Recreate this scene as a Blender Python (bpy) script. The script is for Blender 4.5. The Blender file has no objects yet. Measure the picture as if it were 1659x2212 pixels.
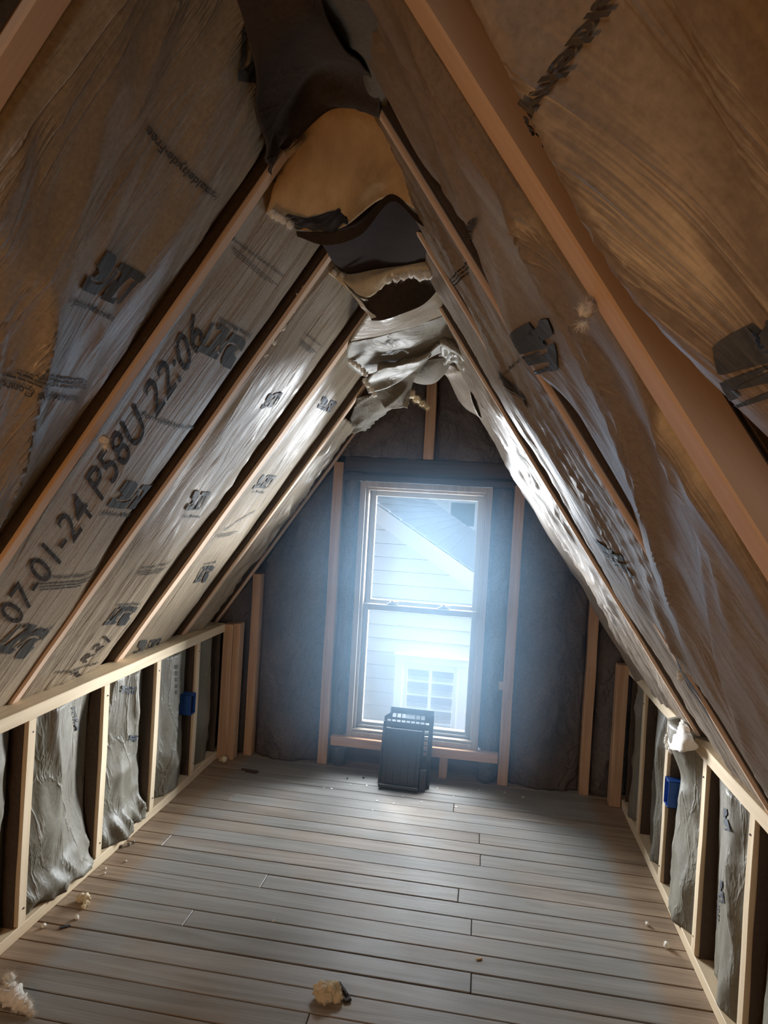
import bpy, bmesh, math, random
import numpy as np
from mathutils import Vector, Matrix

random.seed(7)
scene = bpy.context.scene
COL = scene.collection

# ---------------------------------------------------------------- camera
W, H, F = 1659, 2212, 1450.0
ROLL, PITCH, YAW, CAMH = .05818, -.00925, -.15276, 1.4


def cam_axes():
    cy, sy = math.cos(YAW), math.sin(YAW)
    f = np.array([sy, cy, 0.]); r = np.array([cy, -sy, 0.]); u = np.array([0, 0, 1.])
    f2 = f * math.cos(PITCH) + u * math.sin(PITCH); u2 = -f * math.sin(PITCH) + u * math.cos(PITCH)
    r3 = r * math.cos(ROLL) + u2 * math.sin(ROLL); u3 = -r * math.sin(ROLL) + u2 * math.cos(ROLL)
    return r3, u3, f2


RX, UX, FX = cam_axes()
CAM = np.array([0, 0, CAMH])
cd = bpy.data.cameras.new('camera'); cam = bpy.data.objects.new('camera', cd); COL.objects.link(cam)
cd.sensor_fit = 'VERTICAL'; cd.sensor_height = 36.0; cd.lens = F / H * 36.0; cd.clip_start = .02
m = Matrix.Identity(4)
for i in range(3):
    m[i][0] = RX[i]; m[i][1] = UX[i]; m[i][2] = -FX[i]; m[i][3] = CAM[i]
cam.matrix_world = m
scene.camera = cam


def ray(x, y):
    return RX * ((x - W / 2) / F) - UX * ((y - H / 2) / F) + FX


def at(x, y, ax, v):                      # where a sight line meets the plane axis = v
    d = ray(x, y)
    return CAM + d * ((v - CAM[ax]) / d[ax])


# ---------------------------------------------------------------- world, lights, exposure
scene.view_settings.view_transform = 'Standard'
scene.view_settings.look = 'None'
scene.view_settings.gamma = 1.0
scene.view_settings.exposure = 0.4
scene.view_settings.use_curve_mapping = False
try:
    scene.cycles.use_denoising = True
    scene.cycles.max_bounces = 6
    scene.cycles.diffuse_bounces = 4
    scene.cycles.volume_bounces = 0
    scene.cycles.sample_clamp_indirect = 6.0
    scene.cycles.caustics_reflective = False
    scene.cycles.caustics_refractive = False
except Exception:
    pass
world = bpy.data.worlds.new('world'); scene.world = world; world.use_nodes = True
wn = world.node_tree.nodes; wl = world.node_tree.links
wn['Background'].inputs['Color'].default_value = (.80, .90, 1.0, 1)
wn['Background'].inputs['Strength'].default_value = .36


def area(name, loc, target, sx, sy, power, col, spread=math.pi):
    l = bpy.data.lights.new(name, 'AREA'); l.shape = 'RECTANGLE'; l.size = sx; l.size_y = sy
    l.energy = power; l.color = col; l.spread = spread
    o = bpy.data.objects.new(name, l); COL.objects.link(o); o.location = loc
    d = Vector(target) - Vector(loc)
    o.rotation_euler = d.to_track_quat('-Z', 'Y').to_euler()
    return o


# area lamps added out of view to strengthen the window daylight: above, both sides, below
area('sky_light', (-.3, 4.9, 3.0), (-.3, 3.3, .5), 2.4, 1.6, 150, (.90, .95, 1.0), 1.9)
area('side_fill_left', (-2.7, 6.5, 1.2), (-2.1, 3.5, 1.0), 2.0, 2.6, 1100, (.92, .96, 1.0))
area('side_fill_right', (2.1, 6.5, 1.2), (1.5, 3.5, 1.0), 2.0, 2.6, 1100, (.92, .96, 1.0))
area('low_fill_light', (-.3, 5.0, -1.3), (-.3, 3.5, .7), 2.4, 1.2, 170, (.90, .95, 1.0), 1.9)
# fill lamp added behind the camera to raise the ambient light
area('rear_fill_light', (-.3, -2.3, 1.3), (-.3, 2, 1.2), .7, 1.2, 8, (1.0, .95, .90))
# warm bulb of the stairwell behind and to the left of the camera
bl = bpy.data.lights.new('stair_bulb', 'POINT'); bl.energy = 11; bl.color = (1.0, .50, .18); bl.shadow_soft_size = .12
bo = bpy.data.objects.new('stair_bulb', bl); COL.objects.link(bo); bo.location = (-.85, .25, .72)


# ---------------------------------------------------------------- materials
def mat(name):
    m = bpy.data.materials.new(name); m.use_nodes = True
    return m, m.node_tree.nodes, m.node_tree.links, m.node_tree.nodes['Principled BSDF']


def nd(n, t, **kw):
    x = n.new(t)
    for k, v in kw.items():
        if k in x.inputs.keys():
            x.inputs[k].default_value = v
        else:
            setattr(x, k, v)
    return x


def ramp(n, stops):
    r = n.new('ShaderNodeValToRGB'); e = r.color_ramp.elements
    while len(e) < len(stops):
        e.new(.5)
    for i, (p, c) in enumerate(stops):
        e[i].position = p; e[i].color = (*c, 1)
    return r


def coords(n, l, scale=(1, 1, 1), rot=(0, 0, 0), kind='Object'):
    tc = n.new('ShaderNodeTexCoord'); mp = n.new('ShaderNodeMapping')
    mp.inputs['Scale'].default_value = scale; mp.inputs['Rotation'].default_value = rot
    l.new(tc.outputs[kind], mp.inputs['Vector'])
    return mp.outputs['Vector']


def flat(name, col, rough=.6, metal=0, spec=.5, emit=None):
    m, n, l, b = mat(name)
    b.inputs['Base Color'].default_value = (*col, 1); b.inputs['Roughness'].default_value = rough
    b.inputs['Metallic'].default_value = metal; b.inputs['Specular IOR Level'].default_value = spec
    return m


def wood(name, light, dark, axis=1, rough=.6, fine=1.0, knots=True):
    """grain runs along the given object axis"""
    m, n, l, b = mat(name)
    sc = [34 * fine] * 3; sc[axis] = 1.6 * fine
    v = coords(n, l, sc)
    no = nd(n, 'ShaderNodeTexNoise', Scale=1.0, Detail=6.0, Roughness=.6, Distortion=.6); l.new(v, no.inputs['Vector'])
    sc2 = [9 * fine] * 3; sc2[axis] = .8
    v2 = coords(n, l, sc2)
    n2 = nd(n, 'ShaderNodeTexNoise', Scale=1.0, Detail=2.0, Distortion=1.2); l.new(v2, n2.inputs['Vector'])
    mx = nd(n, 'ShaderNodeMix', data_type='FLOAT'); mx.inputs[0].default_value = .45
    l.new(no.outputs['Fac'], mx.inputs[2]); l.new(n2.outputs['Fac'], mx.inputs[3])
    r = ramp(n, [(.30, dark), (.46, tuple(.5 * (a + c) for a, c in zip(light, dark))), (.60, light)])
    l.new(mx.outputs[0], r.inputs['Fac'])
    col = r.outputs['Color']
    if knots:
        v3 = coords(n, l, [3.1 if i != axis else 1.3 for i in range(3)])
        vo = nd(n, 'ShaderNodeTexVoronoi', Scale=1.0); l.new(v3, vo.inputs['Vector'])
        rk = ramp(n, [(.03, (.35, .35, .35)), (.075, (1, 1, 1))]); l.new(vo.outputs['Distance'], rk.inputs['Fac'])
        mm = nd(n, 'ShaderNodeMix', data_type='RGBA', blend_type='MULTIPLY'); mm.inputs[0].default_value = .8
        l.new(col, mm.inputs[6]); l.new(rk.outputs['Color'], mm.inputs[7]); col = mm.outputs[2]
    l.new(col, b.inputs['Base Color'])
    b.inputs['Roughness'].default_value = rough; b.inputs['Specular IOR Level'].default_value = .25
    bu = nd(n, 'ShaderNodeBump', Strength=.25, Distance=.002); l.new(mx.outputs[0], bu.inputs['Height'])
    l.new(bu.outputs['Normal'], b.inputs['Normal'])
    return m


def paper(name, base, vein, rough=.34, bump=.5, coat=.35, dirs=(1, 1, 1), rot=(0, 0, 0), trans=0.0, mott=.35, spec=.5, tilt=None):
    """film-covered kraft facing: mottled brown paper with fine creases running down the slope"""
    m, n, l, b = mat(name)
    v = coords(n, l)
    a = nd(n, 'ShaderNodeTexNoise', Scale=3.2, Detail=5.0, Roughness=.6); l.new(v, a.inputs['Vector'])
    sp = nd(n, 'ShaderNodeTexNoise', Scale=120.0, Detail=2.0, Roughness=.7); l.new(v, sp.inputs['Vector'])
    r = ramp(n, [(.30, vein), (.68, base)]); l.new(a.outputs['Fac'], r.inputs['Fac'])
    r2 = ramp(n, [(.25, (1 - mott,) * 3), (.75, (1, 1, 1))]); l.new(sp.outputs['Fac'], r2.inputs['Fac'])
    mm = nd(n, 'ShaderNodeMix', data_type='RGBA', blend_type='MULTIPLY'); mm.inputs[0].default_value = 1
    l.new(r.outputs['Color'], mm.inputs[6]); l.new(r2.outputs['Color'], mm.inputs[7])
    l.new(mm.outputs[2], b.inputs['Base Color'])
    # creases: ridged noise, stretched
    vs = coords(n, l, dirs, rot)
    if tilt is not None:      # creases run along the slope of the roof
        v0 = coords(n, l, (1, 1, 1), (0, tilt, 0)); m2 = n.new('ShaderNodeMapping'); m2.inputs['Scale'].default_value = dirs; l.new(v0, m2.inputs['Vector']); vs = m2.outputs['Vector']
    c = nd(n, 'ShaderNodeTexNoise', Scale=1.0, Detail=4.0, Roughness=.55, Distortion=.5); l.new(vs, c.inputs['Vector'])
    sb = nd(n, 'ShaderNodeMath', operation='SUBTRACT'); sb.inputs[1].default_value = .5; l.new(c.outputs['Fac'], sb.inputs[0])
    ab = nd(n, 'ShaderNodeMath', operation='ABSOLUTE'); l.new(sb.outputs[0], ab.inputs[0])
    rr = ramp(n, [(0, (1, 1, 1)), (.035, (.35, .35, .35)), (.14, (0, 0, 0))]); l.new(ab.outputs[0], rr.inputs['Fac'])
    c2 = nd(n, 'ShaderNodeTexNoise', Scale=16.0, Detail=3.0); l.new(v, c2.inputs['Vector'])
    ad = nd(n, 'ShaderNodeMath', operation='MULTIPLY_ADD'); ad.inputs[1].default_value = .5
    l.new(c2.outputs['Fac'], ad.inputs[0]); l.new(rr.outputs['Color'], ad.inputs[2])
    bu = nd(n, 'ShaderNodeBump', Strength=bump, Distance=.006); l.new(ad.outputs[0], bu.inputs['Height'])
    l.new(bu.outputs['Normal'], b.inputs['Normal'])
    b.inputs['Roughness'].default_value = rough
    b.inputs['Specular IOR Level'].default_value = spec
    b.inputs['Coat Weight'].default_value = coat; b.inputs['Coat Roughness'].default_value = .28
    return m


def fibre(name, c1, c2, scale=40):
    m, n, l, b = mat(name)
    v = coords(n, l, (1, 1, .35))
    a = nd(n, 'ShaderNodeTexNoise', Scale=scale, Detail=6.0, Roughness=.7); l.new(v, a.inputs['Vector'])
    a2 = nd(n, 'ShaderNodeTexNoise', Scale=7.0, Detail=3.0); l.new(v, a2.inputs['Vector'])
    mx = nd(n, 'ShaderNodeMix', data_type='FLOAT'); mx.inputs[0].default_value = .5
    l.new(a.outputs['Fac'], mx.inputs[2]); l.new(a2.outputs['Fac'], mx.inputs[3])
    r = ramp(n, [(.32, c2), (.62, c1)]); l.new(mx.outputs[0], r.inputs['Fac'])
    l.new(r.outputs['Color'], b.inputs['Base Color'])
    b.inputs['Roughness'].default_value = 1.0; b.inputs['Specular IOR Level'].default_value = .1
    b.inputs['Sheen Weight'].default_value = .3
    bu = nd(n, 'ShaderNodeBump', Strength=.9, Distance=.01); l.new(mx.outputs[0], bu.inputs['Height'])
    l.new(bu.outputs['Normal'], b.inputs['Normal'])
    return m


M = {}
M['pine_y'] = wood('pine_along_y', (.70, .57, .39), (.50, .38, .24), 1)
M['pine_z'] = wood('pine_along_z', (.72, .59, .41), (.53, .40, .25), 2)
M['fir_z'] = wood('fir_along_z', (.56, .37, .24), (.36, .21, .12), 2, fine=1.2)
M['fir_x'] = wood('fir_along_x', (.55, .33, .19), (.38, .20, .11), 0)
M['rafter'] = wood('rafter_fir', (.74, .56, .42), (.58, .40, .27), 0, fine=.9)
M['old_dark'] = wood('old_dark_wood', (.085, .06, .05), (.035, .025, .022), 0, rough=.85)
M['rafter_old'] = wood('old_rafter', (.13, .085, .06), (.06, .04, .03), 0, rough=.85)
M['paper'] = paper('kraft_facing', (.40, .32, .225), (.30, .235, .16), dirs=(8, 20, 1.5), tilt=-.59, bump=.55)
M['paper_r'] = paper('kraft_facing_right', (.33, .265, .20), (.24, .185, .14), rough=.42, dirs=(6, 20, 1.5), tilt=.59, bump=.40, coat=.22)
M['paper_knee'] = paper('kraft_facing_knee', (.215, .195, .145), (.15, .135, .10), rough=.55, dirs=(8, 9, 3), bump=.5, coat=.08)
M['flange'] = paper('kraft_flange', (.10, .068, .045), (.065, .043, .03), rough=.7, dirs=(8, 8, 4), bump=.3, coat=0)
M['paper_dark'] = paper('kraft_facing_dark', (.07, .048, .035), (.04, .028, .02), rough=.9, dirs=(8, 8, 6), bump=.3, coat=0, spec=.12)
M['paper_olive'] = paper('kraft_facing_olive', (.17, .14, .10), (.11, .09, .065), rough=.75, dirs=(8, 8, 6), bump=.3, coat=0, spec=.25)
M['paper_pale'] = paper('kraft_facing_pale', (.28, .25, .19), (.20, .175, .13), rough=.5, dirs=(7, 9, 5), bump=.5, coat=.1)
M['net'] = paper('dark_netting', (.17, .14, .135), (.09, .075, .073), rough=.75, dirs=(7, 7, 5), bump=.9, coat=0, mott=.5)
M['gold'] = fibre('gold_fibreglass', (.70, .49, .27), (.44, .29, .14), 26)
M['white_f'] = fibre('white_fibreglass', (.88, .86, .80), (.66, .62, .54), 55)
M['cream_f'] = fibre('cream_fibreglass', (.80, .70, .50), (.56, .44, .27), 50)
M['ink'] = paper('print_ink', (.070, .072, .068), (.045, .047, .045), rough=.5, dirs=(8, 20, 1.5), tilt=-.59, bump=.55, coat=.15, spec=.3)
M['ink_brown'] = paper('dot_print_ink', (.042, .027, .017), (.025, .016, .011), rough=.6, dirs=(8, 20, 1.5), tilt=-.59, bump=.55, coat=.08, spec=.25, mott=.6)
M['ink_blue'] = paper('blue_print_ink', (.065, .080, .105), (.045, .055, .075), rough=.5, dirs=(6, 20, 1.5), tilt=.59, bump=.40, coat=.15, spec=.3)
M['ink_right'] = paper('right_print_ink', (.055, .048, .042), (.035, .03, .026), rough=.5, dirs=(6, 20, 1.5), tilt=.59, bump=.40, coat=.15, spec=.3)
M['black_plastic'] = flat('black_plastic', (.012, .012, .014), .45)
M['blue_plastic'] = flat('blue_plastic', (.02, .085, .34), .4)
M['steel'] = flat('steel', (.35, .34, .33), .4, 1)
M['board_dark'] = wood('dark_board', (.030, .020, .018), (.02, .015, .013), 0, rough=1.0)
M['deck'] = wood('roof_deck', (.10, .065, .045), (.05, .032, .024), 1, rough=.9, fine=.5)
M['vinyl'] = flat('window_vinyl', (.33, .32, .30), .45)
M['jamb'] = wood('jamb_wood', (.42, .34, .26), (.30, .23, .17), 2, rough=.55, knots=False)
M['siding'] = flat('white_siding', (.82, .85, .86), .5)
M['white_trim'] = flat('white_trim', (.90, .92, .93), .45)
M['debris_dark'] = flat('dark_debris', (.03, .03, .035), .6)
M['debris_wood'] = flat('wood_splinter', (.52, .36, .2), .7)
M['chip'] = flat('paint_chip', (.75, .74, .70), .7)


def glass_mat():
    m, n, l, b = mat('window_glass')
    out = n['Material Output']
    tr = nd(n, 'ShaderNodeBsdfTransparent'); gl = nd(n, 'ShaderNodeBsdfGlossy', Roughness=.02)
    lw = nd(n, 'ShaderNodeLayerWeight'); pw = nd(n, 'ShaderNodeMath', operation='POWER'); pw.inputs[1].default_value = 5.0; l.new(lw.outputs['Facing'], pw.inputs[0])
    fr = nd(n, 'ShaderNodeMath', operation='MULTIPLY_ADD'); fr.inputs[1].default_value = .9; fr.inputs[2].default_value = .0008; l.new(pw.outputs[0], fr.inputs[0])
    mx = n.new('ShaderNodeMixShader'); l.new(fr.outputs[0], mx.inputs[0]); l.new(tr.outputs[0], mx.inputs[1]); l.new(gl.outputs[0], mx.inputs[2])
    l.new(mx.outputs[0], out.inputs['Surface'])
    tr.inputs['Color'].default_value = (.96, .98, 1, 1)
    return m


M['glass'] = glass_mat()


def shingle_mat():
    m, n, l, b = mat('grey_shingles')
    v = coords(n, l)
    a = nd(n, 'ShaderNodeTexNoise', Scale=60.0, Detail=3.0); l.new(v, a.inputs['Vector'])
    r = ramp(n, [(.3, (.50, .52, .55)), (.7, (.68, .70, .73))]); l.new(a.outputs['Fac'], r.inputs['Fac'])
    l.new(r.outputs['Color'], b.inputs['Base Color']); b.inputs['Roughness'].default_value = .95
    return m


M['shingle'] = shingle_mat()


def floor_mat():
    m, n, l, b = mat('worn_grey_boards')
    at_ = nd(n, 'ShaderNodeAttribute', attribute_name='board')
    v = coords(n, l, (1.1, 17, 17))
    # shift the grain from board to board
    ad = nd(n, 'ShaderNodeVectorMath', operation='ADD'); sc = nd(n, 'ShaderNodeVectorMath', operation='SCALE'); sc.inputs['Scale'].default_value = 37.0
    l.new(at_.outputs['Color'], sc.inputs[0]); l.new(v, ad.inputs[0]); l.new(sc.outputs[0], ad.inputs[1])
    g = nd(n, 'ShaderNodeTexNoise', Scale=1.0, Detail=4.0, Roughness=.6, Distortion=1.8); l.new(ad.outputs[0], g.inputs['Vector'])
    wv = nd(n, 'ShaderNodeTexWave', wave_type='BANDS', bands_direction='Y', Scale=1.6, Distortion=9.0, Detail=3.0)
    wv.inputs['Detail Scale'].default_value = .6
    v5 = coords(n, l, (.9, 20, 20)); ad5 = nd(n, 'ShaderNodeVectorMath', operation='ADD'); l.new(v5, ad5.inputs[0]); l.new(sc.outputs[0], ad5.inputs[1])
    l.new(ad5.outputs[0], wv.inputs['Vector'])
    big = nd(n, 'ShaderNodeTexNoise', Scale=2.2, Detail=4.0, Roughness=.6); l.new(coords(n, l), big.inputs['Vector'])
    paint = ramp(n, [(.25, (.175, .168, .155)), (.72, (.305, .300, .285))]); l.new(g.outputs['Fac'], paint.inputs['Fac'])
    bare = ramp(n, [(.30, (.16, .11, .07)), (.62, (.33, .24, .165))]); l.new(g.outputs['Fac'], bare.inputs['Fac'])
    # worn places: large noise plus the board's own tint, and the unpainted strips by the walls
    sx = nd(n, 'ShaderNodeSeparateXYZ'); l.new(coords(n, l), sx.inputs[0])
    cx = nd(n, 'ShaderNodeMath', operation='ADD'); cx.inputs[1].default_value = .311; l.new(sx.outputs['X'], cx.inputs[0])
    axx = nd(n, 'ShaderNodeMath', operation='ABSOLUTE'); l.new(cx.outputs[0], axx.inputs[0])
    edge = nd(n, 'ShaderNodeMapRange'); edge.inputs['From Min'].default_value = .86; edge.inputs['From Max'].default_value = .93
    l.new(axx.outputs[0], edge.inputs['Value'])
    wr = nd(n, 'ShaderNodeMapRange'); wr.inputs['From Min'].default_value = .50; wr.inputs['From Max'].default_value = .68
    s1 = nd(n, 'ShaderNodeMath', operation='MULTIPLY_ADD'); s1.inputs[1].default_value = .22
    sepb = nd(n, 'ShaderNodeSeparateColor'); l.new(at_.outputs['Color'], sepb.inputs[0])
    l.new(sepb.outputs[0], s1.inputs[0]); l.new(big.outputs['Fac'], s1.inputs[2]); l.new(s1.outputs[0], wr.inputs['Value'])
    wm = nd(n, 'ShaderNodeMath', operation='MULTIPLY'); wm.inputs[1].default_value = .42; l.new(wr.outputs[0], wm.inputs[0])
    mxv = nd(n, 'ShaderNodeMath', operation='MAXIMUM'); l.new(edge.outputs[0], mxv.inputs[0]); l.new(wm.outputs[0], mxv.inputs[1])
    mc = nd(n, 'ShaderNodeMix', data_type='RGBA'); l.new(mxv.outputs[0], mc.inputs[0])
    l.new(paint.outputs['Color'], mc.inputs[6]); l.new(bare.outputs['Color'], mc.inputs[7])
    br = nd(n, 'ShaderNodeMapRange'); br.inputs['To Min'].default_value = .93; br.inputs['To Max'].default_value = 1.06; l.new(sepb.outputs[1], br.inputs['Value'])
    vm = nd(n, 'ShaderNodeVectorMath', operation='SCALE'); l.new(mc.outputs[2], vm.inputs[0]); l.new(br.outputs[0], vm.inputs['Scale'])
    l.new(vm.outputs[0], b.inputs['Base Color'])
    rg = nd(n, 'ShaderNodeMapRange'); rg.inputs['To Min'].default_value = .34; rg.inputs['To Max'].default_value = .62
    l.new(big.outputs['Fac'], rg.inputs['Value']); l.new(rg.outputs[0], b.inputs['Roughness'])
    mb = nd(n, 'ShaderNodeMath', operation='MULTIPLY_ADD'); mb.inputs[1].default_value = .08
    l.new(wv.outputs['Fac'], mb.inputs[0]); l.new(g.outputs['Fac'], mb.inputs[2])
    bu = nd(n, 'ShaderNodeBump', Strength=.38, Distance=.004); l.new(mb.outputs[0], bu.inputs['Height'])
    l.new(bu.outputs['Normal'], b.inputs['Normal'])
    return m


M['floor'] = floor_mat()


# ---------------------------------------------------------------- builders
def tag(o, label=None, cat=None, group=None, kind=None):
    if label: o['label'] = label
    if cat: o['category'] = cat
    if group: o['group'] = group
    if kind: o['kind'] = kind
    return o


def link_mesh(name, bm, material, parent=None, smooth=False):
    me = bpy.data.meshes.new(name); bm.to_mesh(me); bm.free()
    o = bpy.data.objects.new(name, me); COL.objects.link(o)
    for mt in (material if isinstance(material, list) else [material]):
        me.materials.append(mt)
    if smooth:
        me.shade_smooth()
    if parent: o.parent = parent
    return o


def empty(name, loc=(0, 0, 0)):
    o = bpy.data.objects.new(name, None); COL.objects.link(o); o.location = loc; o.empty_display_size = .05
    return o


def add_box(bm, lo, hi, bev=.0, mtx=None):
    lo = Vector(lo); hi = Vector(hi); c = (lo + hi) / 2; s = hi - lo
    r = bmesh.ops.create_cube(bm, size=1.0)
    vs = r['verts']
    bmesh.ops.scale(bm, vec=s, verts=vs)
    if bev > 0:
        es = list({e for v in vs for e in v.link_edges})
        rb = bmesh.ops.bevel(bm, geom=es, offset=min(bev, min(s) * .3), segments=1, affect='EDGES')
        vs = list({v for f in rb['faces'] for v in f.verts} | {v for v in vs if v.is_valid})
    bmesh.ops.translate(bm, vec=c, verts=vs)
    if mtx is not None:
        bmesh.ops.transform(bm, matrix=mtx, verts=vs)
    return vs


def box(name, lo, hi, material, parent=None, bev=.002):
    """a box with its origin at the centre of its base"""
    bm = bmesh.new()
    c = Vector(((lo[0] + hi[0]) / 2, (lo[1] + hi[1]) / 2, lo[2]))
    add_box(bm, Vector(lo) - c, Vector(hi) - c, bev)
    o = link_mesh(name, bm, material, parent); o.location = c
    return o


# value noise (numpy)
def _hash(ix, iy, seed):
    h = (ix.astype(np.int64) * 374761393 + iy.astype(np.int64) * 668265263 + seed * 1442695041) & 0xffffffff
    h = ((h ^ (h >> 13)) * 1274126177) & 0xffffffff
    return ((h ^ (h >> 16)) & 0xffff) / 65535.0


def vn(x, y, seed=0):
    x = np.asarray(x, float); y = np.asarray(y, float)
    ix = np.floor(x); iy = np.floor(y); fx = x - ix; fy = y - iy
    fx = fx * fx * fx * (fx * (fx * 6 - 15) + 10); fy = fy * fy * fy * (fy * (fy * 6 - 15) + 10)
    a = _hash(ix, iy, seed); b = _hash(ix + 1, iy, seed); c = _hash(ix, iy + 1, seed); d = _hash(ix + 1, iy + 1, seed)
    return (a + (b - a) * fx) * (1 - fy) + (c + (d - c) * fx) * fy


def ridge(x, y, seed=0, p=3.0):
    return (1 - np.abs(2 * vn(x, y, seed) - 1)) ** p


def sst(x, a, b):
    t = np.clip((x - a) / (b - a), 0, 1)
    return t * t * (3 - 2 * t)


# ---------------------------------------------------------------- house dimensions
XL, XR = -1.349, .727            # room faces of the knee walls
D = 3.5                          # gable stud face
TN = 1.494; TH = math.atan(TN); CT, ST = math.cos(TH), math.sin(TH)
LX0, RX0, Z0 = -1.413, .712, .723    # where the rafter undersides pass the plate tops
XM = (LX0 + RX0) / 2; ZR = Z0 + (XM - LX0) * TN   # ridge


class Slope:
    """one side of the roof: plane coordinates (y, s) with s up the rafters, h into the room"""
    def __init__(self, side):
        self.side = side
        sg = 1 if side == 'left' else -1
        self.o = np.array([LX0 if side == 'left' else RX0, 0, Z0])
        self.u = np.array([sg * CT, 0, ST]); self.n = np.array([sg * ST, 0, -CT])

    def P(self, y, s, h):
        y, s, h = np.broadcast_arrays(np.asarray(y, float), np.asarray(s, float), np.asarray(h, float))
        return self.o + s[..., None] * self.u + h[..., None] * self.n + y[..., None] * np.array([0, 1., 0])

    def unproject(self, px, py, h=0):
        d = ray(px, py); t = (self.n @ (self.o + h * self.n - CAM)) / (self.n @ d); q = CAM + d * t
        return q[1], (q - self.o) @ self.u


SL, SR = Slope('left'), Slope('right')


class Wall:
    """vertical knee or gable surface with the same interface"""
    def __init__(self, o, y, u, n):
        self.o = np.array(o, float); self.y = np.array(y, float); self.u = np.array(u, float); self.n = np.array(n, float)

    def P(self, y, s, h):
        y, s, h = np.broadcast_arrays(np.asarray(y, float), np.asarray(s, float), np.asarray(h, float))
        return self.o + y[..., None] * self.y + s[..., None] * self.u + h[..., None] * self.n

    def unproject(self, px, py, h=0):
        d = ray(px, py); t = (self.n @ (self.o + h * self.n - CAM)) / (self.n @ d); q = CAM + d * t - self.o
        return q @ self.y, q @ self.u


KL = Wall((XL, 0, 0), (0, 1, 0), (0, 0, 1), (1, 0, 0))
KR = Wall((XR, 0, 0), (0, 1, 0), (0, 0, 1), (-1, 0, 0))
GW = Wall((0, D, 0), (1, 0, 0), (0, 0, 1), (0, -1, 0))


def facing(name, surf, ya, yb, sa, sb, hf, material, parent, step=.011, thick=.03, clip=None):
    ny = max(8, int((yb - ya) / step)); ns = max(8, int((sb - sa) / (step * 1.25)))
    Y, S = np.meshgrid(np.linspace(ya, yb, ny + 1), np.linspace(sa, sb, ns + 1), indexing='ij')
    if clip is not None:
        S = clip(Y, S)
    Pn = surf.P(Y, S, hf(Y, S))
    c = Pn.reshape(-1, 3).mean(0)
    me = bpy.data.meshes.new(name)
    vid = np.arange((ny + 1) * (ns + 1)).reshape(ny + 1, ns + 1)
    a = vid[:-1, :-1]; b = vid[1:, :-1]; d = vid[:-1, 1:]; e = vid[1:, 1:]
    fl = np.stack([a, b, e, d], -1).reshape(-1, 4)
    # orient towards the room
    p = (Pn - c).reshape(-1, 3)
    nrm = np.cross(p[fl[0, 1]] - p[fl[0, 0]], p[fl[0, 3]] - p[fl[0, 0]])
    if nrm @ surf.n < 0: fl = fl[:, ::-1]
    me.from_pydata(p.tolist(), [], fl.tolist()); me.shade_smooth(); me.materials.append(material)
    o = bpy.data.objects.new(name, me); COL.objects.link(o)
    if thick:
        sm = o.modifiers.new('solid', 'SOLIDIFY'); sm.thickness = thick; sm.offset = -1
    if parent: o.parent = parent; o.location = Vector(c) - parent.location
    else: o.location = c
    return o


# lettering -------------------------------------------------------------------
_tc = {}


def text_polys(s, bold=0.0, shear=0.0):
    k = (s, bold, shear)
    if k in _tc: return _tc[k]
    cu = bpy.data.curves.new('t', 'FONT'); cu.body = s; cu.size = 1; cu.offset = bold; cu.shear = shear; cu.resolution_u = 3
    o = bpy.data.objects.new('t', cu); COL.objects.link(o)
    dg = bpy.context.evaluated_depsgraph_get()
    me = bpy.data.meshes.new_from_object(o.evaluated_get(dg))
    v = np.array([x.co[:2] for x in me.vertices]); f = [list(p.vertices) for p in me.polygons]
    bpy.data.objects.remove(o); bpy.data.curves.remove(cu); bpy.data.meshes.remove(me)
    v[:, 0] -= v[:, 0].min(); w = v[:, 0].max(); v[:, 0] /= w
    base = 0.0; top = .72
    v[:, 1] = (v[:, 1] - base) / top
    _tc[k] = (v, f)
    return _tc[k]


LOGO = []
for pl_ in ([(1130, 135), (1235, 135), (1255, 160), (1240, 215), (1150, 350), (1080, 395), (985, 385), (1055, 330), (1045, 290), (1020, 285)],
            [(945, 365), (985, 415), (1060, 425), (1140, 400), (1200, 340), (1265, 250), (1285, 270), (1070, 500), (1040, 520), (870, 500), (875, 470)],
            [(1095, 530), (1255, 325), (1275, 335), (1190, 495), (1285, 470), (1245, 535)],
            [(1280, 240), (1330, 175), (1570, 185), (1510, 265), (1420, 258), (1200, 495), (1190, 492), (1340, 252)],
            [(1440, 290), (1500, 262), (1330, 505), (1285, 535)]):
    LOGO.append([((x - 870) / 700, (535 - y) / 400) for x, y in pl_])


def logo_polys():
    v = []; f = []
    for p in LOGO:
        f.append(list(range(len(v), len(v) + len(p)))); v += p
    return np.array(v), f


def affine(src, dst):
    A = np.array([[s[0], s[1], 1] for s in src]); return np.linalg.solve(A, np.array(dst))


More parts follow.
